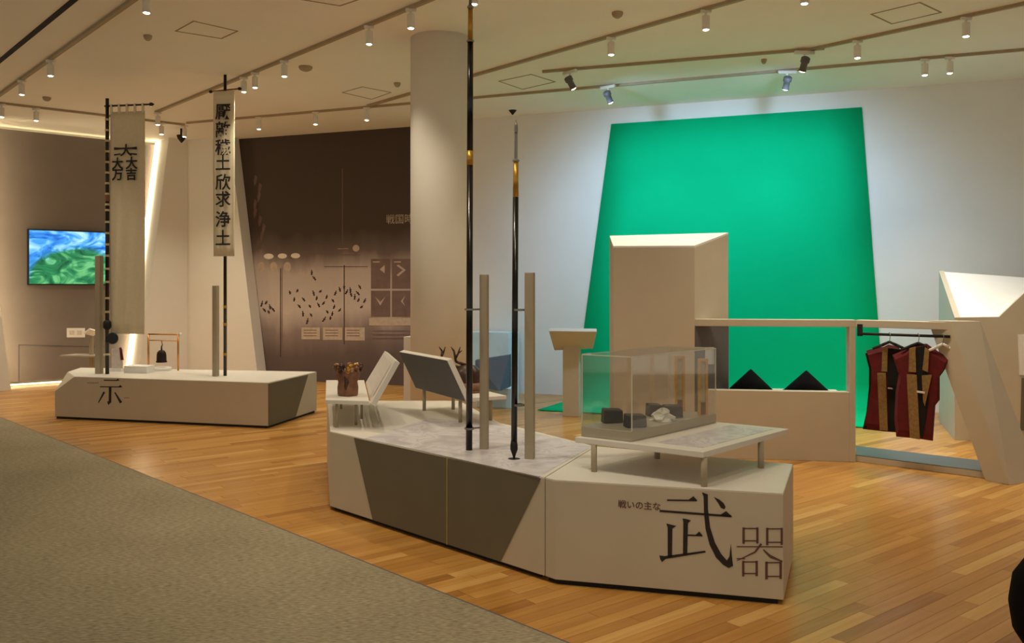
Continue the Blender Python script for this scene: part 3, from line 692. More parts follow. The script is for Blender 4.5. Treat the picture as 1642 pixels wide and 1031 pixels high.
# ------------------------------------------------------------------ front plinth: two blocks
FP = .523
A_, B_, C_ = Vector((-1.222, 5.905, 0)), Vector((.2165, 4.425, 0)), Vector((1.276, 4.135, 0))
D_, E_, F_, G_, H_ = Vector((1.54, 4.82, 0)), Vector((.505, 5.36, 0)), Vector((-.09, 6.29, 0)), Vector((-.45, 7.49, 0)), Vector((-1.575, 7.49, 0))
def plinth_block(name, ring, label):
    c = sum(ring, Vector())/len(ring); t = thing(name, label, 'plinth', c, 'display plinths')
    MB().prism([p.to_2d() for p in ring], KZ, FP).build('body', M_FACE, t, bevel=.0035)
    MB().prism([inset(p, c, .965).to_2d() for p in ring], 0, KZ).build('toe_kick', M_KICK, t)
    MB().prism([inset(p, c, .996).to_2d() for p in ring], FP, FP+.003).build('top_panel', M_TOPP, t)
    return t, c
SE = E_*.93+B_*.07; SW = B_*.965+A_*.035
plF, cF = plinth_block('plinth', [A_, SW, SE, E_, F_, G_, H_], 'long plinth with dark trapezoid panel, carrying two spears')
plR, cR = plinth_block('plinth', [SW+Vector((.003, .001, 0)), B_, C_, D_, E_+Vector((.004, -.002, 0)), SE+Vector((.003, .001, 0))], 'front plinth corner lettered 武器 with the glass case on it')
d_ab = (B_-A_); n_f = Vector((d_ab.y, -d_ab.x, 0)).normalized()
fa = (A_.y-d_ab.y/d_ab.x*A_.x, d_ab.y/d_ab.x)
def pf(px, py): return PW(px, py, *fa)
e1, e2, e3, e4 = at_z(pf(568, 600), FP-.004), at_z(pf(868, 600), FP-.004), at_z(pf(803, 600), KZ+.002), at_z(pf(598, 600), KZ+.002)
sm = pf(717.5, 600); u_f = d_ab.normalized()
strokes('dark_panel', [[e4, at_z(sm, KZ+.002)-u_f*.004, at_z(sm, FP-.004)-u_f*.004, e1]], M_OLIVE, plF, n_f, .003)
strokes('dark_panel', [[at_z(sm, KZ+.002)+u_f*.004, e3, e2, at_z(sm, FP-.004)+u_f*.004]], M_OLIVE, plF, n_f, .003)
strokes('seam_strip', [[at_z(sm, KZ)-u_f*.003, at_z(sm, KZ)+u_f*.003, at_z(sm, FP)+u_f*.003, at_z(sm, FP)-u_f*.003]], M_SEAM, plF, n_f, .005)
# printed map sheet let into the long block's top
ms = [P(585, 704, FP), SW+Vector((-.03, .02, FP)), SE+Vector((-.02, -.0, FP)), at_z(E_, FP)+Vector((-.03, .0, 0)), at_z(F_, FP)+Vector((-.05, -.03, 0)), P(690, 672, FP)]
MB().poly([at_z(p, FP+.003) for p in ms], Z*.002).build('map_sheet', M_MAP, plF)
# lettering on the front face
d_bc = (C_-B_); n_w = Vector((d_bc.y, -d_bc.x, 0)).normalized(); ga = (B_.y-d_bc.y/d_bc.x*B_.x, d_bc.y/d_bc.x)
def pg(zx, zy): return PW(860+zx/3.436, 700+zy/3.436, *ga)
big = [seg(pg, 720, 350, 885, 352, 9), [pg(838, 348), pg(866, 328), pg(888, 352)],
       seg(pg, 680, 409, 1075, 439, 12), [pg(1008, 434), pg(1046, 410), pg(1080, 442)],
       [pg(912, 306), pg(945, 318), pg(946, 400), pg(958, 500), pg(985, 585), pg(1018, 645), pg(1050, 682), pg(1064, 660), pg(1072, 588), pg(1078, 660), pg(1084, 712), pg(1060, 724), pg(1030, 706), pg(990, 665), pg(955, 595), pg(933, 510), pg(924, 420), pg(922, 330)],
       [pg(978, 332), pg(1008, 346), pg(1032, 366), pg(1043, 388), pg(1036, 400), pg(1018, 392), pg(1000, 362)],
       [pg(716, 478), pg(748, 486), pg(772, 492), pg(750, 506), pg(748, 662), pg(724, 662), pg(724, 500)],
       [pg(806, 450), pg(836, 456), pg(852, 462), pg(836, 476), pg(832, 648), pg(808, 650), pg(810, 470)],
       seg(pg, 834, 543, 914, 545, 9), [pg(876, 543), pg(898, 522), pg(918, 548)],
       [pg(678, 654), pg(706, 658), pg(930, 628), pg(934, 638), pg(712, 674), pg(694, 690), pg(684, 678)]]
strokes('large_character', big, M_INK, plR, n_w)
def frame4(x0, y0, x1, y1, v, h):
    return [seg(pg, x0, y0-6, x0, y1+8, v), seg(pg, x1, y0-6, x1, y1+6, v), seg(pg, x0, y0, x1, y0, h), seg(pg, x0, y1-8, x1, y1-8, h)]
small = frame4(1142, 506, 1218, 582, 13, 7)+frame4(1272, 508, 1352, 590, 13, 7)+frame4(1140, 690, 1214, 762, 13, 7)+frame4(1268, 694, 1346, 778, 14, 7)
small += [seg(pg, 1104, 606, 1358, 607, 6), seg(pg, 1240, 590, 1205, 636, 12, 10), seg(pg, 1205, 636, 1104, 684, 10, 3), seg(pg, 1250, 622, 1290, 660, 7, 14), seg(pg, 1290, 660, 1356, 688, 16, 7), seg(pg, 1104, 672, 1150, 672, 6)]
strokes('second_character', small, M_INKB, plR, n_w)
text('small_lettering', '戦いの主な', pg(450, 388), d_bc, (0, 0, 1), .042, M_INKB, plR, .0006)

# spears (height continues past the frame for the long one)
def spear(px, py, label, parts, tipfn, lean=0):
    b = P(px, py, FP+.003); t = thing('spear', label, 'spear', b, 'long spears'); q = b.y/FPX
    def at(y, dx=0): return Vector((b.x+(HY-y)*q*lean, b.y, EYE+(HY-y)*q))
    for nm, y0, y1, r0, r1, m in parts: MB().tube(at(y0), at(y1), r0, r1, 18).build(nm, m, t, smooth=True)
    tipfn(t, at); return b
def tip1(t, at):
    MB().lathe(at(66)-Z*.006, [(.02, 0), (.024, .004), (.02, .012)], 16).build('collar', M_STEEL, t)
    MB().lathe(at(12)-Z*.006, [(.018, 0), (.021, .008), (.014, .02)], 16).build('collar', M_STEEL, t)
    MB().lathe(at(9), [(.010, 0), (.008, .1), (.015, .14), (.013, .3), (.001, .42)], 10).build('blade', M_STEEL, t, smooth=True)
s1 = spear(753, 722, 'longest black spear with gold band, top past the ceiling edge', [('shaft', 722.5, 265, .0195, .0185, M_BLACK), ('gold_band', 265, 242, .0195, .0195, M_GOLD), ('upper_shaft', 242, 66, .0185, .0175, M_BLACK), ('gold_neck', 66, 12, .016, .014, M_GOLD)], tip1, lean=.003)
def tip2(t, at):
    MB().lathe(at(258)-Z*.006, [(.014, 0), (.02, .004), (.02, .01), (.012, .016)], 16).build('collar', M_STEEL, t)
    MB().tube(at(258), at(215), .009, .0085, 10).build('tang', M_STEEL, t)
    MB().lathe(at(216), [(.008, 0), (.010, .02), (.009, .05), (.001, .085)], 8).build('blade', M_STEEL, t, smooth=True)
    MB().lathe(at(736), [(.003, 0), (.009, .02), (.021, .055), (.021, .075), (.015, .12)], 14).build('butt_spike', M_BLACKM, t, smooth=True)
    MB().lathe(at(736.5), [(.035, 0), (.035, .004)], 20).build('foot_plate', M_BLACKM, t)
s2 = spear(826, 736, 'shorter black spear with long gold neck and slim steel tip', [('shaft', 722, 316, .0175, .0165, M_BLACK), ('gold_neck', 316, 258, .0165, .014, M_GOLD)], tip2, lean=.0065)
post(770, 782.5, 721, 440, FP+.003, 'square grey post right beside the longest spear', s1, (496, 686))
post(842.5, 857, 737, 437, FP+.003, 'square grey post right beside the shorter spear', s2+Vector((.02, 0, 0)), (497, 650))

# table with the acrylic case, on the right-hand block
tw = [P(922, 700, .70), P(1128, 724, .70), P(1265, 687, .70)]; tw.append(tw[0]+tw[2]-tw[1])
tab = thing('display_table', 'low white slab table under the clear case, on the lettered plinth', 'table', at_z(sum(tw, Vector())/4, FP), 'low display tables')
MB().prism([p.to_2d() for p in tw], .668, .698).build('table_top', M_TOPP, tab, bevel=.003)
for px, py in ((1129, 781), (952.5, 757), (1054, 736), (1220, 751)):
    p = P(px, py, FP); MB().tube(p, at_z(p, .668), .016, n=16).build('leg', M_POST, tab, smooth=True)
ut = (tw[0]-tw[1]); vt = (tw[2]-tw[1])
def on_t(a, b, z=.70): return at_z(tw[1]+ut*a+vt*b, z)
MB().poly([on_t(.08, .10, .698), on_t(.08, .93, .698), on_t(.42, .93, .698), on_t(.42, .10, .698)], Z*.002).build('printed_sheet', M_MAP, tab)
# case
ca, cb, cc, cdd = on_t(.57, .04), on_t(.57, .97), on_t(.985, .97), on_t(.985, .04)
case = thing('acrylic_case', 'clear acrylic display case on a grey tray, on the slab table', 'display case', (ca+cb+cc+cdd)/4)
TR = .752; CT = 1.135
MB().prism([p.to_2d() for p in (ca, cb, cc, cdd)], .699, TR).build('tray', M_TRAY, case, bevel=.003)
ring = [inset(p, (ca+cb+cc+cdd)/4, .985) for p in (ca, cb, cc, cdd)]
for i in range(4):
    p, q = at_z(ring[i], TR), at_z(ring[(i+1) % 4], TR); d = (q-p).normalized(); nn = Vector((d.y, -d.x, 0))
    MB().poly([p, q, at_z(q, CT), at_z(p, CT)], nn*.005).build('acrylic_pane', M_GLASS, case)
    MB().box((at_z(p, CT)+at_z(q, CT))/2, ((q-p).length, .006, .005), d).build('pane_edge', M_RIM, case)
    MB().box((p+at_z(p, CT))/2, (.005, .005, CT-TR), d).build('pane_edge', M_RIM, case)
MB().poly([at_z(p, CT) for p in ring], Z*.005).build('acrylic_lid', M_GLASS, case)
def on_tray(px, py): return P(px, py, TR)
def lump(name, px0, px1, pyb, h, label, m=M_IRON, dpth=.07):
    a, b = on_tray(px0, pyb), on_tray(px1, pyb); c = (a+b)/2; w_ = (b-a).length; mb = MB()
    u = Vector((.95, .2, 0)).normalized(); v = Vector((-.2, .95, 0)).normalized(); hh = h*c.y/FPX
    rr = [c-u*w_/2, c+u*w_/2, c+u*w_*.5+v*dpth, c-u*w_*.48+v*dpth]
    tp = [c-u*w_*.48+Z*hh, c+u*w_*.47+Z*hh*.93, c+u*w_*.46+v*dpth+Z*hh, c-u*w_*.44+v*dpth+Z*hh*1.05]
    mb.v = rr+tp; mb.f = [(0, 1, 2, 3), (4, 5, 6, 7), (0, 1, 5, 4), (1, 2, 6, 5), (2, 3, 7, 6), (3, 0, 4, 7)]
    o = mb.build(name, m, bevel=.006); return tag(o, label, 'armour fragment', 'dark blocks in the case')
lump('iron_block', 968, 1001, 679, 22, 'dark iron block inside the case, closest to the lectern')
lump('iron_block', 1004, 1039, 686, 20, 'dark iron block inside the case at its front corner')
lump('iron_block', 1040, 1064, 668, 19, 'dark iron block inside the case behind the pale crumpled silk')
lump('iron_block', 1066, 1097, 671, 20, 'dark iron block inside the case beside the wooden upright')
mb = MB(); cs = on_tray(1063, 675); rnd = random.Random(3); rows = []
for j in range(7):
    r_ = []
    for i in range(15):
        th = 2*math.pi*i/14; ph = j/6*math.pi/2; k = 1+.28*math.sin(3*th+j*1.7)+.18*math.sin(5*th-j)
        r_.append(cs+Vector((.062*math.cos(th)*math.cos(ph)*k, .05*math.sin(th)*math.cos(ph)*k, .001+.062*math.sin(ph)*(1+.2*math.sin(4*th)))))
    rows.append(r_)
o = mb.grid(rows).build('silk_bundle', M_PAPER); tag(o, 'crumpled pale silk bundle among the dark iron blocks', 'cloth')
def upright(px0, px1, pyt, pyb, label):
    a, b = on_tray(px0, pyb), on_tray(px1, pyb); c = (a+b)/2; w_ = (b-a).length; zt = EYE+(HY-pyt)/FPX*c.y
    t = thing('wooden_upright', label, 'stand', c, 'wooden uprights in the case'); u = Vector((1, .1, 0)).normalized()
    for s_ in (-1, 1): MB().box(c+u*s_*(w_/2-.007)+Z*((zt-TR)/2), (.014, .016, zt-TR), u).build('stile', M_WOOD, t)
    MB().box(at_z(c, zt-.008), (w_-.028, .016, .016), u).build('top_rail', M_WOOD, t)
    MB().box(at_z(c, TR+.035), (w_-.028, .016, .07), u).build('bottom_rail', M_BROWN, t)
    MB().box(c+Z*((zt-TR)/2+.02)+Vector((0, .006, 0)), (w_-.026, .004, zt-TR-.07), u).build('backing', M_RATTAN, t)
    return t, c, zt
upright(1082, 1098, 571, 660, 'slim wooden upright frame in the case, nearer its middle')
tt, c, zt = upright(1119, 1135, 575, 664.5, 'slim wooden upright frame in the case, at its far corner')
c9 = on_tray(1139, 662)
tg = thing('corner_glint', 'small pale card painting the reflected glint at the upper case corner', 'glint', at_z(c9, 1.00))
MB().box(PD(1138, 571, c9.y-.015), (.055, .004, .095), (1, .1, 0)).build('card', M_WHITE, tg)  # bright reflection at the case corner, shaped as a white card
MB().box(PD(1138, 558, c9.y-.012), (.05, .014, .008), (1, .1, 0)).build('glint_rim', M_RIM, tg)

# low tables with tilted label boards on the long block
tz = .72
p0, p1 = P(522, 641, tz), P(592, 643, tz); q0_, q1_ = P(523, 609.5, tz), P(584, 609.5, tz)
t1 = thing('display_table', 'narrow white table with raised label board, under the brown vessel', 'table', at_z((p0+p1+q0_+q1_)/4, FP), 'low display tables')
MB().prism([p.to_2d() for p in (p0, p1, q1_, q0_)], tz-.028, tz).build('table_top', M_TOPP, t1, bevel=.003)
for px, py in ((540, 686), (571, 682), (580, 672)):
    p = P(px, py, FP); MB().tube(p, at_z(p, tz-.028), .010, n=12).build('leg', M_POST, t1, smooth=True)
p = Vector((-1.36, 7.0, FP)); MB().tube(p, at_z(p, tz-.028), .010, n=12).build('leg', M_POST, t1, smooth=True)
bf, bb = at_z(p1, tz-.02)+Vector((.012, 0, 0)), at_z(q1_, tz-.02)+Vector((.012, 0, 0))
tf = PD(634, 578, p1.y+.02); tb = PD(617, 562.5, q1_.y-.02)
nrm = (bb-bf).cross(tf-bf).normalized()
if nrm.x < 0: nrm = -nrm
MB().poly([bf, bb, tb, tf], nrm*.035).build('label_board', M_TOPP, t1, bevel=.002)
def lerp4(a, b): return bf*(1-a)*(1-b)+bb*a*(1-b)+tb*a*b+tf*(1-a)*b
lb_ = MB()
strokes('printed_text', [[lerp4(.10, .12), lerp4(.92, .12), lerp4(.92, .9), lerp4(.10, .9)]], M_LABEL, t1, -nrm, .002)
# brown ornate vessel
vb = P(558, 634, tz); ve = thing('ornate_vessel', 'ornate brown vessel with curled dark and gold crown, on narrow table', 'vessel', vb)
MB().lathe(vb, [(.064, 0), (.07, .01), (.072, .06), (.066, .10), (.078, .13), (.086, .16), (.08, .185), (.05, .17)], 28, wave=.06, lobes=5).build('vessel_body', M_BROWN, ve, smooth=True)
for k in range(9):
    a = k*2*math.pi/9; d = Vector((math.cos(a), math.sin(a), 0)); s_ = Vector((-d.y, d.x, 0))
    pts = [vb+d*.055+Z*.15, vb+d*.085+Z*.185, vb+d*.098+Z*.21+s_*.01, vb+d*.078+Z*.222+s_*.022, vb+d*.06+Z*.205+s_*.025]
    MB().path(pts, [.018, .016, .014, .011, .006], 10).build('curl', [M_BROWND, M_GOLD, M_BROWN][k % 3], ve, smooth=True)
MB().path([vb+Vector((-.01, -.072, .16)), vb+Vector((.005, -.076, .10)), vb+Vector((-.005, -.074, .05))], [.008, .016, .006], 10).build('front_relief', M_BROWND, ve, smooth=True)
# second table seen from behind its board
f0_, f1_ = P(667, 617, tz), P(747, 638.5, tz); dd = (f1_-f0_).normalized(); pp = Vector((-dd.y, dd.x, 0))
if pp.x < 0: pp = -pp
t2_ = thing('display_table', 'white table whose sloping board back, painted in shade, faces the camera, near the column', 'table', at_z((f0_+f1_)/2+pp*.15, FP), 'low display tables')
MB().prism([p.to_2d() for p in (f0_, f1_, f1_+pp*.32, f0_+pp*.32)], tz-.026, tz).build('table_top', M_TOPP, t2_, bevel=.003)
for c in (f0_+dd*.10+pp*.03, f1_-dd*.16+pp*.03, f0_+dd*.14+pp*.26, f1_-dd*.16+pp*.27):
    MB().tube(at_z(c, FP), at_z(c, tz-.026), .014, n=14).build('leg', M_POST, t2_, smooth=True)
g0, g1 = PD(640, 564, f0_.y+.06), PD(717, 578, f1_.y+.06)
h0, h1 = at_z(f0_, tz-.022), at_z(f1_, tz-.022); nr2 = (h1-h0).cross(g0-h0).normalized()
if nr2.y < 0: nr2 = -nr2
bd = MB().poly([h0, h1, g1, g0], nr2*.04).build('label_board', M_TOPP, t2_, bevel=.002)
strokes('shaded_back', [[h0, h1, g1, g0]], M_DARK, t2_, -nr2, .003)  # shade on the pale board's back, painted as a dark sheet
# antlered helmet on it
hb = (f0_+f1_)/2+pp*.185+dd*.10; hb = at_z(hb, tz)
he = thing('antlered_helmet', 'dark brown helmet with branching antlers, on table behind the shaded board', 'helmet', hb)
MB().lathe(hb, [(.15, 0), (.155, .02), (.125, .06), (.12, .09), (.105, .15), (.06, .19), (.01, .20)], 28).build('bowl', M_BROWND, he, smooth=True)
MB().lathe(hb+Z*.0, [(.155, 0), (.16, .008), (.13, .07), (.122, .07)], 28).build('neck_guard', M_BROWN, he, smooth=True)
for px, sgn in ((707, -1), (731, 1)):
    q = PD(px, 580, hb.y); b_ = hb+Vector((sgn*.045, -.02, .17))
    tpt = q
    pts = [b_, b_*.5+tpt*.5+Vector((sgn*.01, 0, 0)), tpt, PD(px+(2 if sgn < 0 else -3), 563, hb.y), PD(px-(3 if sgn < 0 else 8), 556, hb.y)]
    an = MB().path(pts, [.014, .012, .010, .008, .003], 10)
    an.path([PD(px, 574, hb.y), PD(px+4, 566, hb.y), PD(px+7, 556, hb.y)], [.009, .007, .003], 10)
    if sgn > 0: an.path([PD(px+3, 567, hb.y), PD(px+10, 562, hb.y)], [.007, .003], 8)
    an.build('antler', M_BROWND, he, smooth=True)
# slate board on a low base, pale box behind it at the wall
sb = P(793, 654, 0); sg = thing('slate_stand', 'dark slate label board leaning on a low pale base behind the spears', 'label board', sb)
dq = sb.y
fw = (816-770)/FPX*dq
MB().box(sb+Vector((.04, .2, .12)), (.44, .4, .24), (.97, -.25, 0)).build('base', M_COOLWHITE, sg, bevel=.004)
pts = [PD(762, 619.5, dq-.05), PD(801, 627, dq-.28), PD(817, 621, dq-.18), PD(817, 569.5, dq-.05), PD(762, 578, dq+.10)]
MB().poly(pts, (.02, .04, .01)).build('board', M_SLATE, sg)
pb = PW(801, HY, A_B, B_B); pbx = MB().box(at_z(pb, .435)-N_B*.24, (.62, .40, .87), DIR_B).build('pale_cabinet', M_COOLWHITE, bevel=.004)
tag(pbx, 'pale waist-high cabinet against the wall behind the shorter spear', 'cabinet')

# lectern before the green screen
le = P(918, 669, 0); lt_ = thing('lectern', 'white lectern with tilted top before the green backdrop', 'lectern', le)
ul = Vector((.96, -.28, 0)).normalized()
MB().box(le+Z*.43+Vector((0, .09, 0)), (.19, .12, .86), ul).build('stem', M_FACE, lt_, bevel=.004)
wq = le.y/FPX
c1, c2, c3, c4_ = PD(889, 562, le.y+.16), PD(951, 559, le.y+.06), PD(957, 532, le.y-.26), PD(880, 531, le.y-.16)
MB().poly([c1, c2, c3, c4_], (0, .03, .035)).build('top_board', M_FACE, lt_, bevel=.004)

# ------------------------------------------------------------------ tower, beam, low wall, leaning strut
LW = (7.93, -.145)
def pw(px, py): return PW(px, py, *LW)
tl, tr = pw(980, 500), pw(1114, 500); trd = Vector((.745, .667, 0))
zf = EYE+(HY-394)/FPX*((tl.y+tr.y)/2)
def hit_dir(base, d, px):                  # walk from base along d until the sight line px
    k = (px-CX)/FPX; return base+d*((k*base.y-base.x)/(d.x-k*d.y))
br = hit_dir(tr, trd, 1168); dpth = (br-tr)
bl_ = hit_dir(tl, Vector((.12, 1, 0)).normalized(), 977); bl_ = PD(977.5, 400, br.y+.10)
zr = EYE+(HY-373)/FPX*br.y; zl_ = EYE+(HY-378)/FPX*bl_.y
tow = thing('tower_cabinet', 'tall beige tower cabinet with sloped white top before the green backdrop', 'cabinet', at_z((tl+tr+br+bl_)/4, 0))
fl = Vector((tl.x+.02, tl.y, 0))
mb = MB(); mb.v = [at_z(fl, 0), at_z(tr, 0), at_z(br, 0), at_z(bl_, 0), at_z(fl, zf-.02), at_z(tr, zf-.02), at_z(br, zr-.02), at_z(bl_, zl_-.02)]
mb.f = [(3, 2, 1, 0), (4, 5, 6, 7), (0, 1, 5, 4), (1, 2, 6, 5), (2, 3, 7, 6), (3, 0, 4, 7)]
mb.build('body', M_FACE, tow, bevel=.004)
mb = MB(); mb.v = [at_z(fl, zf-.018), at_z(tr, zf-.018), at_z(br, zr-.018), at_z(bl_, zl_-.018), at_z(fl, zf), at_z(tr, zf), at_z(br, zr), at_z(bl_, zl_)]
mb.f = [(3, 2, 1, 0), (4, 5, 6, 7), (0, 1, 5, 4), (1, 2, 6, 5), (2, 3, 7, 6), (3, 0, 4, 7)]
mb.build('sloped_top', M_WHITE, tow)
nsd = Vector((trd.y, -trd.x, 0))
strokes('dark_side_lower', [[at_z(tr, .3), at_z(br, .3), at_z(br, 1.158), at_z(tr, 1.158)]], M_DARK, tow, nsd, .004)  # tower side drawn darker from the beam down
# frame: low wall, post, beam, base bar and strut are one built unit
lw0, lw1 = pw(1121, 600), pw(1372, 600); po0 = pw(1362, 600)
fr_ = thing('frame_partition', 'beige frame partition of low wall, post, beam and leaning strut', 'partition', at_z((lw0+lw1)/2, 0))
bk_ = Vector((.143, .99, 0))
zw = EYE-(627-HY)/FPX*7.6
MB().poly([at_z(lw0, 0), at_z(po0, 0), at_z(po0, zw), at_z(lw0, zw)], bk_*.10).build('low_wall', M_FACE, fr_, bevel=.003)
MB().poly([at_z(lw0, zw-.06)+bk_*.10, at_z(po0, zw-.06)+bk_*.10, at_z(po0, zw-.04)+bk_*.10, at_z(lw0, zw-.04)+bk_*.10], bk_*.44).build('rear_shelf', M_FACE, fr_)
zbm = 1.212; bh = .060
MB().poly([at_z(po0, 0), at_z(lw1, 0), at_z(lw1, zbm-bh), at_z(po0, zbm-bh)], bk_*.12).build('post', M_FACE, fr_, bevel=.003)
be_ = PD(1519, 500, 7.02)
tr2 = pw(1114.5, 600)
MB().poly([at_z(tr2, zbm-bh), at_z(lw1, zbm-bh), at_z(lw1, zbm), at_z(tr2, zbm)], bk_*.14).build('beam', M_FACE, fr_, bevel=.003)
MB().poly([at_z(lw1, zbm-bh), at_z(be_, zbm-bh), at_z(be_, zbm), at_z(lw1, zbm)], Vector((.55, .83, 0))*.14).build('beam', M_FACE, fr_, bevel=.003)
b1, b2, b3, b4 = P(1372.5, 740, 0), P(1612, 771.5, 0), P(1601, 742, .055), P(1372.5, 715, .055)
MB().prism([p.to_2d() for p in (b1, b2, b3, b4)], 0, .052).build('base_bar', M_FACE, fr_, bevel=.003)
MB().prism([p.to_2d() for p in (b1, b2, b3, b4)], .052, .057).build('base_top_reflection', M_BGREY, fr_)  # bluish reflection on the bar's top, painted as a thin plate
s_bot0, s_bot1 = P(1619.5, 778, 0), P(1668, 770, 0)
s_top0, s_top1 = PD(1523, 515, 7.0), PD(1572, 515, 6.95)
MB().poly([s_bot0, s_bot1, s_top1, s_top0], (-.10, .16, 0)).build('strut', M_FACE, fr_, bevel=.003)
# wedge-topped cabinet on the right
c_f = P(1530, 705.5, 0); fy = (c_f.y+.2*c_f.x, -.2)
def pr(px, py): return PW(px, py, *fy)
wl, w1_, w2_ = pr(1531, 509), pr(1602, 508), pr(1642, 470)
w3_ = Vector((5.55, fy[0]+fy[1]*5.55, w2_.z+(5.55-w2_.x)*(w2_.z-w1_.z)/(w2_.x-w1_.x)))
wbl = PD(1505.5, 434, 9.80); wbr = Vector((6.1, 9.62, 1.56))
wedge = thing('wedge_cabinet', 'beige cabinet with brightly lit sloping white top beside the strut', 'cabinet', at_z((c_f+w3_+wbr+wbl)/4, 0))
mb = MB()
front = [at_z(wl, 0), at_z(w3_, 0), w3_, w2_, w1_, wl]
mb.poly(front, (.02, .06, 0)).build('front_panel', M_FACE, wedge, bevel=.002)
mb = MB(); mb.v = [at_z(wl, 0), wl-Z*.004, at_z(wbl, 0), wbl]; off = Vector((.06, .01, 0)); mb.v += [p+off for p in mb.v]
mb.f = [(0, 2, 3, 1), (4, 5, 7, 6), (0, 1, 5, 4), (2, 6, 7, 3), (1, 3, 7, 5), (0, 4, 6, 2)]
mb.build('side_panel', M_FACE, wedge)
mb = MB(); i1 = Vector((.03, .07, -.012))
tp = [wl+i1, w1_+i1, w2_+i1, w3_+i1, wbr, wbl+Vector((.03, 0, -.01))]
tp[2] = Vector((tp[2].x, tp[2].y, w2_.z-.06)); tp[3] = Vector((tp[3].x, tp[3].y, 1.5))
mb.v = tp+[p-Z*.02 for p in tp]; mb.f = [(0, 1, 5), (1, 2, 4, 5), (2, 3, 4), (6, 11, 7), (7, 11, 10, 8), (8, 10, 9), (0, 6, 7, 1), (1, 7, 8, 2), (2, 8, 9, 3), (3, 9, 10, 4), (4, 10, 11, 5), (5, 11, 6, 0)]
mb.build('sloped_top', M_WHITE, wedge)
pst = thing('notice_sheet', 'white notice sheet on the wedge cabinet front at the frame edge', 'notice', pr(1660, 600))
MB().poly([pr(1634.5, 601), pr(1690, 603), pr(1690, 535), pr(1632, 537)], (0, -.012, 0)).build('sheet', M_WHITE, pst)
MB().poly([pr(1636, 690), pr(1695, 695), pr(1695, 606), pr(1638, 606)], (0, -.008, 0)).build('dark_inset', M_OLIVE, wedge)

# conical hats on the shelf behind the low wall
for px, ap, lab in ((1204, 592, 'black conical hat on the partition shelf, nearer the tower'), (1293, 594, 'black conical hat on the partition shelf, nearer the coats')):
    c = PW(px, 600, LW[0]+.31, LW[1]); zz = zw-.04; ht = EYE-(ap-HY)/FPX*c.y-zz; r_ = .20
    h = thing('conical_hat', lab, 'hat', at_z(c, zz), 'conical hats')
    MB().lathe(at_z(c, zz), [(r_, 0), (r_+.003, .006), (r_*.52, ht*.52), (.012, ht-.006), (.003, ht)], 32).build('crown', M_JET, h, smooth=True)
    MB().tube(at_z(c, zz), at_z(c, zz+.014), r_+.006, r_+.004, 32).build('brim_rim', M_BLACK, h, smooth=True)

# rail and coats
rl0, rl1 = PD(1377, 535, 7.40), PD(1516, 539.5, 7.02)
ra = thing('hanging_rail', 'dark metal rail fixed under the partition beam', 'rail', (rl0+rl1)/2)
MB().tube(rl0, rl1+(rl1-rl0)*.05, .0115).build('rod', M_BLACKM, ra, smooth=True)
MB().box(rl0+Vector((.01, 0, .03)), (.035, .03, .10), (.7, -.7, 0)).build('bracket', M_BLACKM, ra)
def hanger(pxh, d, label, w_, m=M_WHITE, u=Vector((.9, -.3, 0)).normalized()):
    top = rl0+(rl1-rl0)*((pxh-1377)/139); t = thing('clothes_hanger', label, 'hanger', top-Z*.17, 'hangers on the rail')
    MB().path([top+Vector((0, .018, .0)), top+Z*.019, top+Vector((0, -.018, 0)), top-Z*.06], [.003]*4, 8).build('hook', M_STEEL, t)
    MB().path([top-Z*.06, top-Z*.085+u*w_*.4, top-Z*.12+u*w_], [.011, .013, .010], 10).build('shoulder_arm', m, t, smooth=True)
    MB().path([top-Z*.06, top-Z*.085-u*w_*.4, top-Z*.12-u*w_], [.011, .013, .010], 10).build('shoulder_arm', m, t, smooth=True)
    return top
hanger(1428, 0, 'hanger holding the coat nearer the green backdrop', .13, M_BLACKM)
hanger(1474, 0, 'hanger holding the front red coat', .13, M_BLACKM)
hanger(1512, 0, 'empty white hanger at the rail end by the strut', .11, M_WHITE)
def coat(d, label, outline, panels, slope):
    """outline and panels: sight-line points on the coat's own upright plane; body has thickness and folds"""
    a = d+slope*0
    def pc(px, py): return PW(px, py, d-slope*(outline[0][0]-CX)/FPX*d*0, slope)
    base = pc(sum(p[0] for p in outline)/len(outline), max(p[1] for p in outline))
    t = thing('sleeveless_coat', label, 'coat', base, 'sleeveless coats'); n = Vector((slope, -1, 0)).normalized()
    # padded body: outline ring inset and pushed out for a rounded front
    c = sum((pc(*p) for p in outline), Vector())/len(outline)
    ring = [pc(*p) for p in outline]; k = len(ring); mb = MB()
    mb.v = ring+[c+(p-c)*.86+n*.05 for p in ring]+[c+(p-c)*.86-n*.05 for p in ring]
    for i in range(k):
        j = (i+1) % k; mb.f += [(i, j, k+j, k+i), (i, 2*k+i, 2*k+j, j)]
    mb.f += [tuple(range(k, 2*k)), tuple(range(3*k-1, 2*k-1, -1))]
    mb.build('body', M_RED, t)
    for nm, m, pts, lift in panels:
        MB().poly([pc(*p)+n*lift for p in pts], -n*.02).build(nm, m, t, bevel=.002)
    return t
sl2 = -.55
d2 = PD(1474, 600, 7.14); dA = d2.y-sl2*d2.x
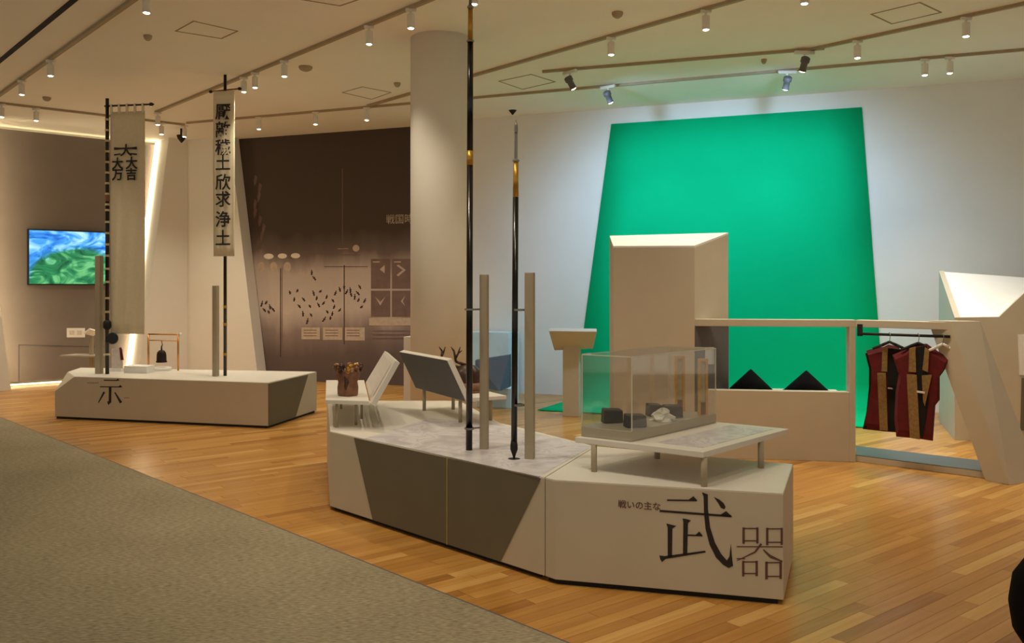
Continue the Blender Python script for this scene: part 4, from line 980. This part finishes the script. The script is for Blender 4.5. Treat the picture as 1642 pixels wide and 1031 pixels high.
coat(dA, 'front oxblood sleeveless coat with khaki lapels on the rail',
     [(1431, 569), (1450, 561), (1462, 553), (1486, 551), (1496, 558), (1523, 575), (1517, 590), (1507, 604), (1507, 641), (1500, 650), (1496, 707), (1470, 703), (1437, 700), (1434, 672), (1436, 630), (1441, 600)],
     [('centre_panel', M_BLKC, [(1470, 556), (1487, 553), (1489, 592), (1476, 700), (1474, 703), (1492, 706), (1477, 598), (1469, 596)][:1]+[(1487, 553), (1490, 640), (1480, 703), (1474, 690), (1468, 596)], .056),
      ('lapel', M_KHAKI, [(1459, 558), (1469, 555), (1470, 596), (1458, 595)], .066), ('lapel', M_KHAKI, [(1484, 556), (1491, 561), (1489, 596), (1480, 592)], .066),
      ('front_band', M_KHAKI, [(1455, 599), (1471, 600), (1476, 703), (1460, 700)], .066), ('front_band', M_KHAKI, [(1479, 601), (1495, 600), (1484, 650), (1481, 642)], .066),
      ('belt_tie', M_PAPER, [(1471, 625), (1484, 627), (1484, 630), (1471, 628)], .074)], sl2)
d1 = PD(1420, 600, 7.48); dB_ = d1.y-sl2*d1.x
coat(dB_, 'oxblood sleeveless coat partly behind the front coat, toward the green backdrop',
     [(1389, 562), (1404, 558), (1417, 556), (1425, 552), (1440, 556), (1452, 570), (1450, 600), (1446, 640), (1448, 694), (1420, 692), (1384, 688), (1389, 662), (1395, 620), (1396, 590)],
     [('centre_panel', M_BLKC, [(1424, 557), (1448, 560), (1448, 690), (1426, 690)], .056),
      ('lapel', M_KHAKI, [(1416, 559), (1425, 556), (1424, 595), (1415, 595)], .066),
      ('front_band', M_KHAKI, [(1408, 597), (1422, 597), (1425, 689), (1412, 688)], .066),
      ('side_trim', M_BLKC, [(1388, 566), (1393, 566), (1398, 600), (1396, 630), (1390, 688), (1384, 687), (1390, 660), (1394, 620), (1394, 590)], .03),
      ('belt_tie', M_PAPER, [(1425, 620), (1433, 621), (1433, 623), (1425, 622)], .074)], sl2)

# round pouf at the frame's edge
pf_ = thing('round_pouf', 'round black pouf just inside the frame edge on the oak floor', 'pouf', (2.21, 3.36, 0))
MB().lathe((2.21, 3.36, .02), [(.10, 0), (.20, .04), (.262, .14), (.276, .24), (.262, .34), (.20, .44), (.10, .49), (.01, .50)], 36).build('cushion', M_JET, pf_, smooth=True)
MB().lathe((2.21, 3.36, 0), [(.15, 0), (.15, .05)], 28).build('base_ring', M_BLACK, pf_)
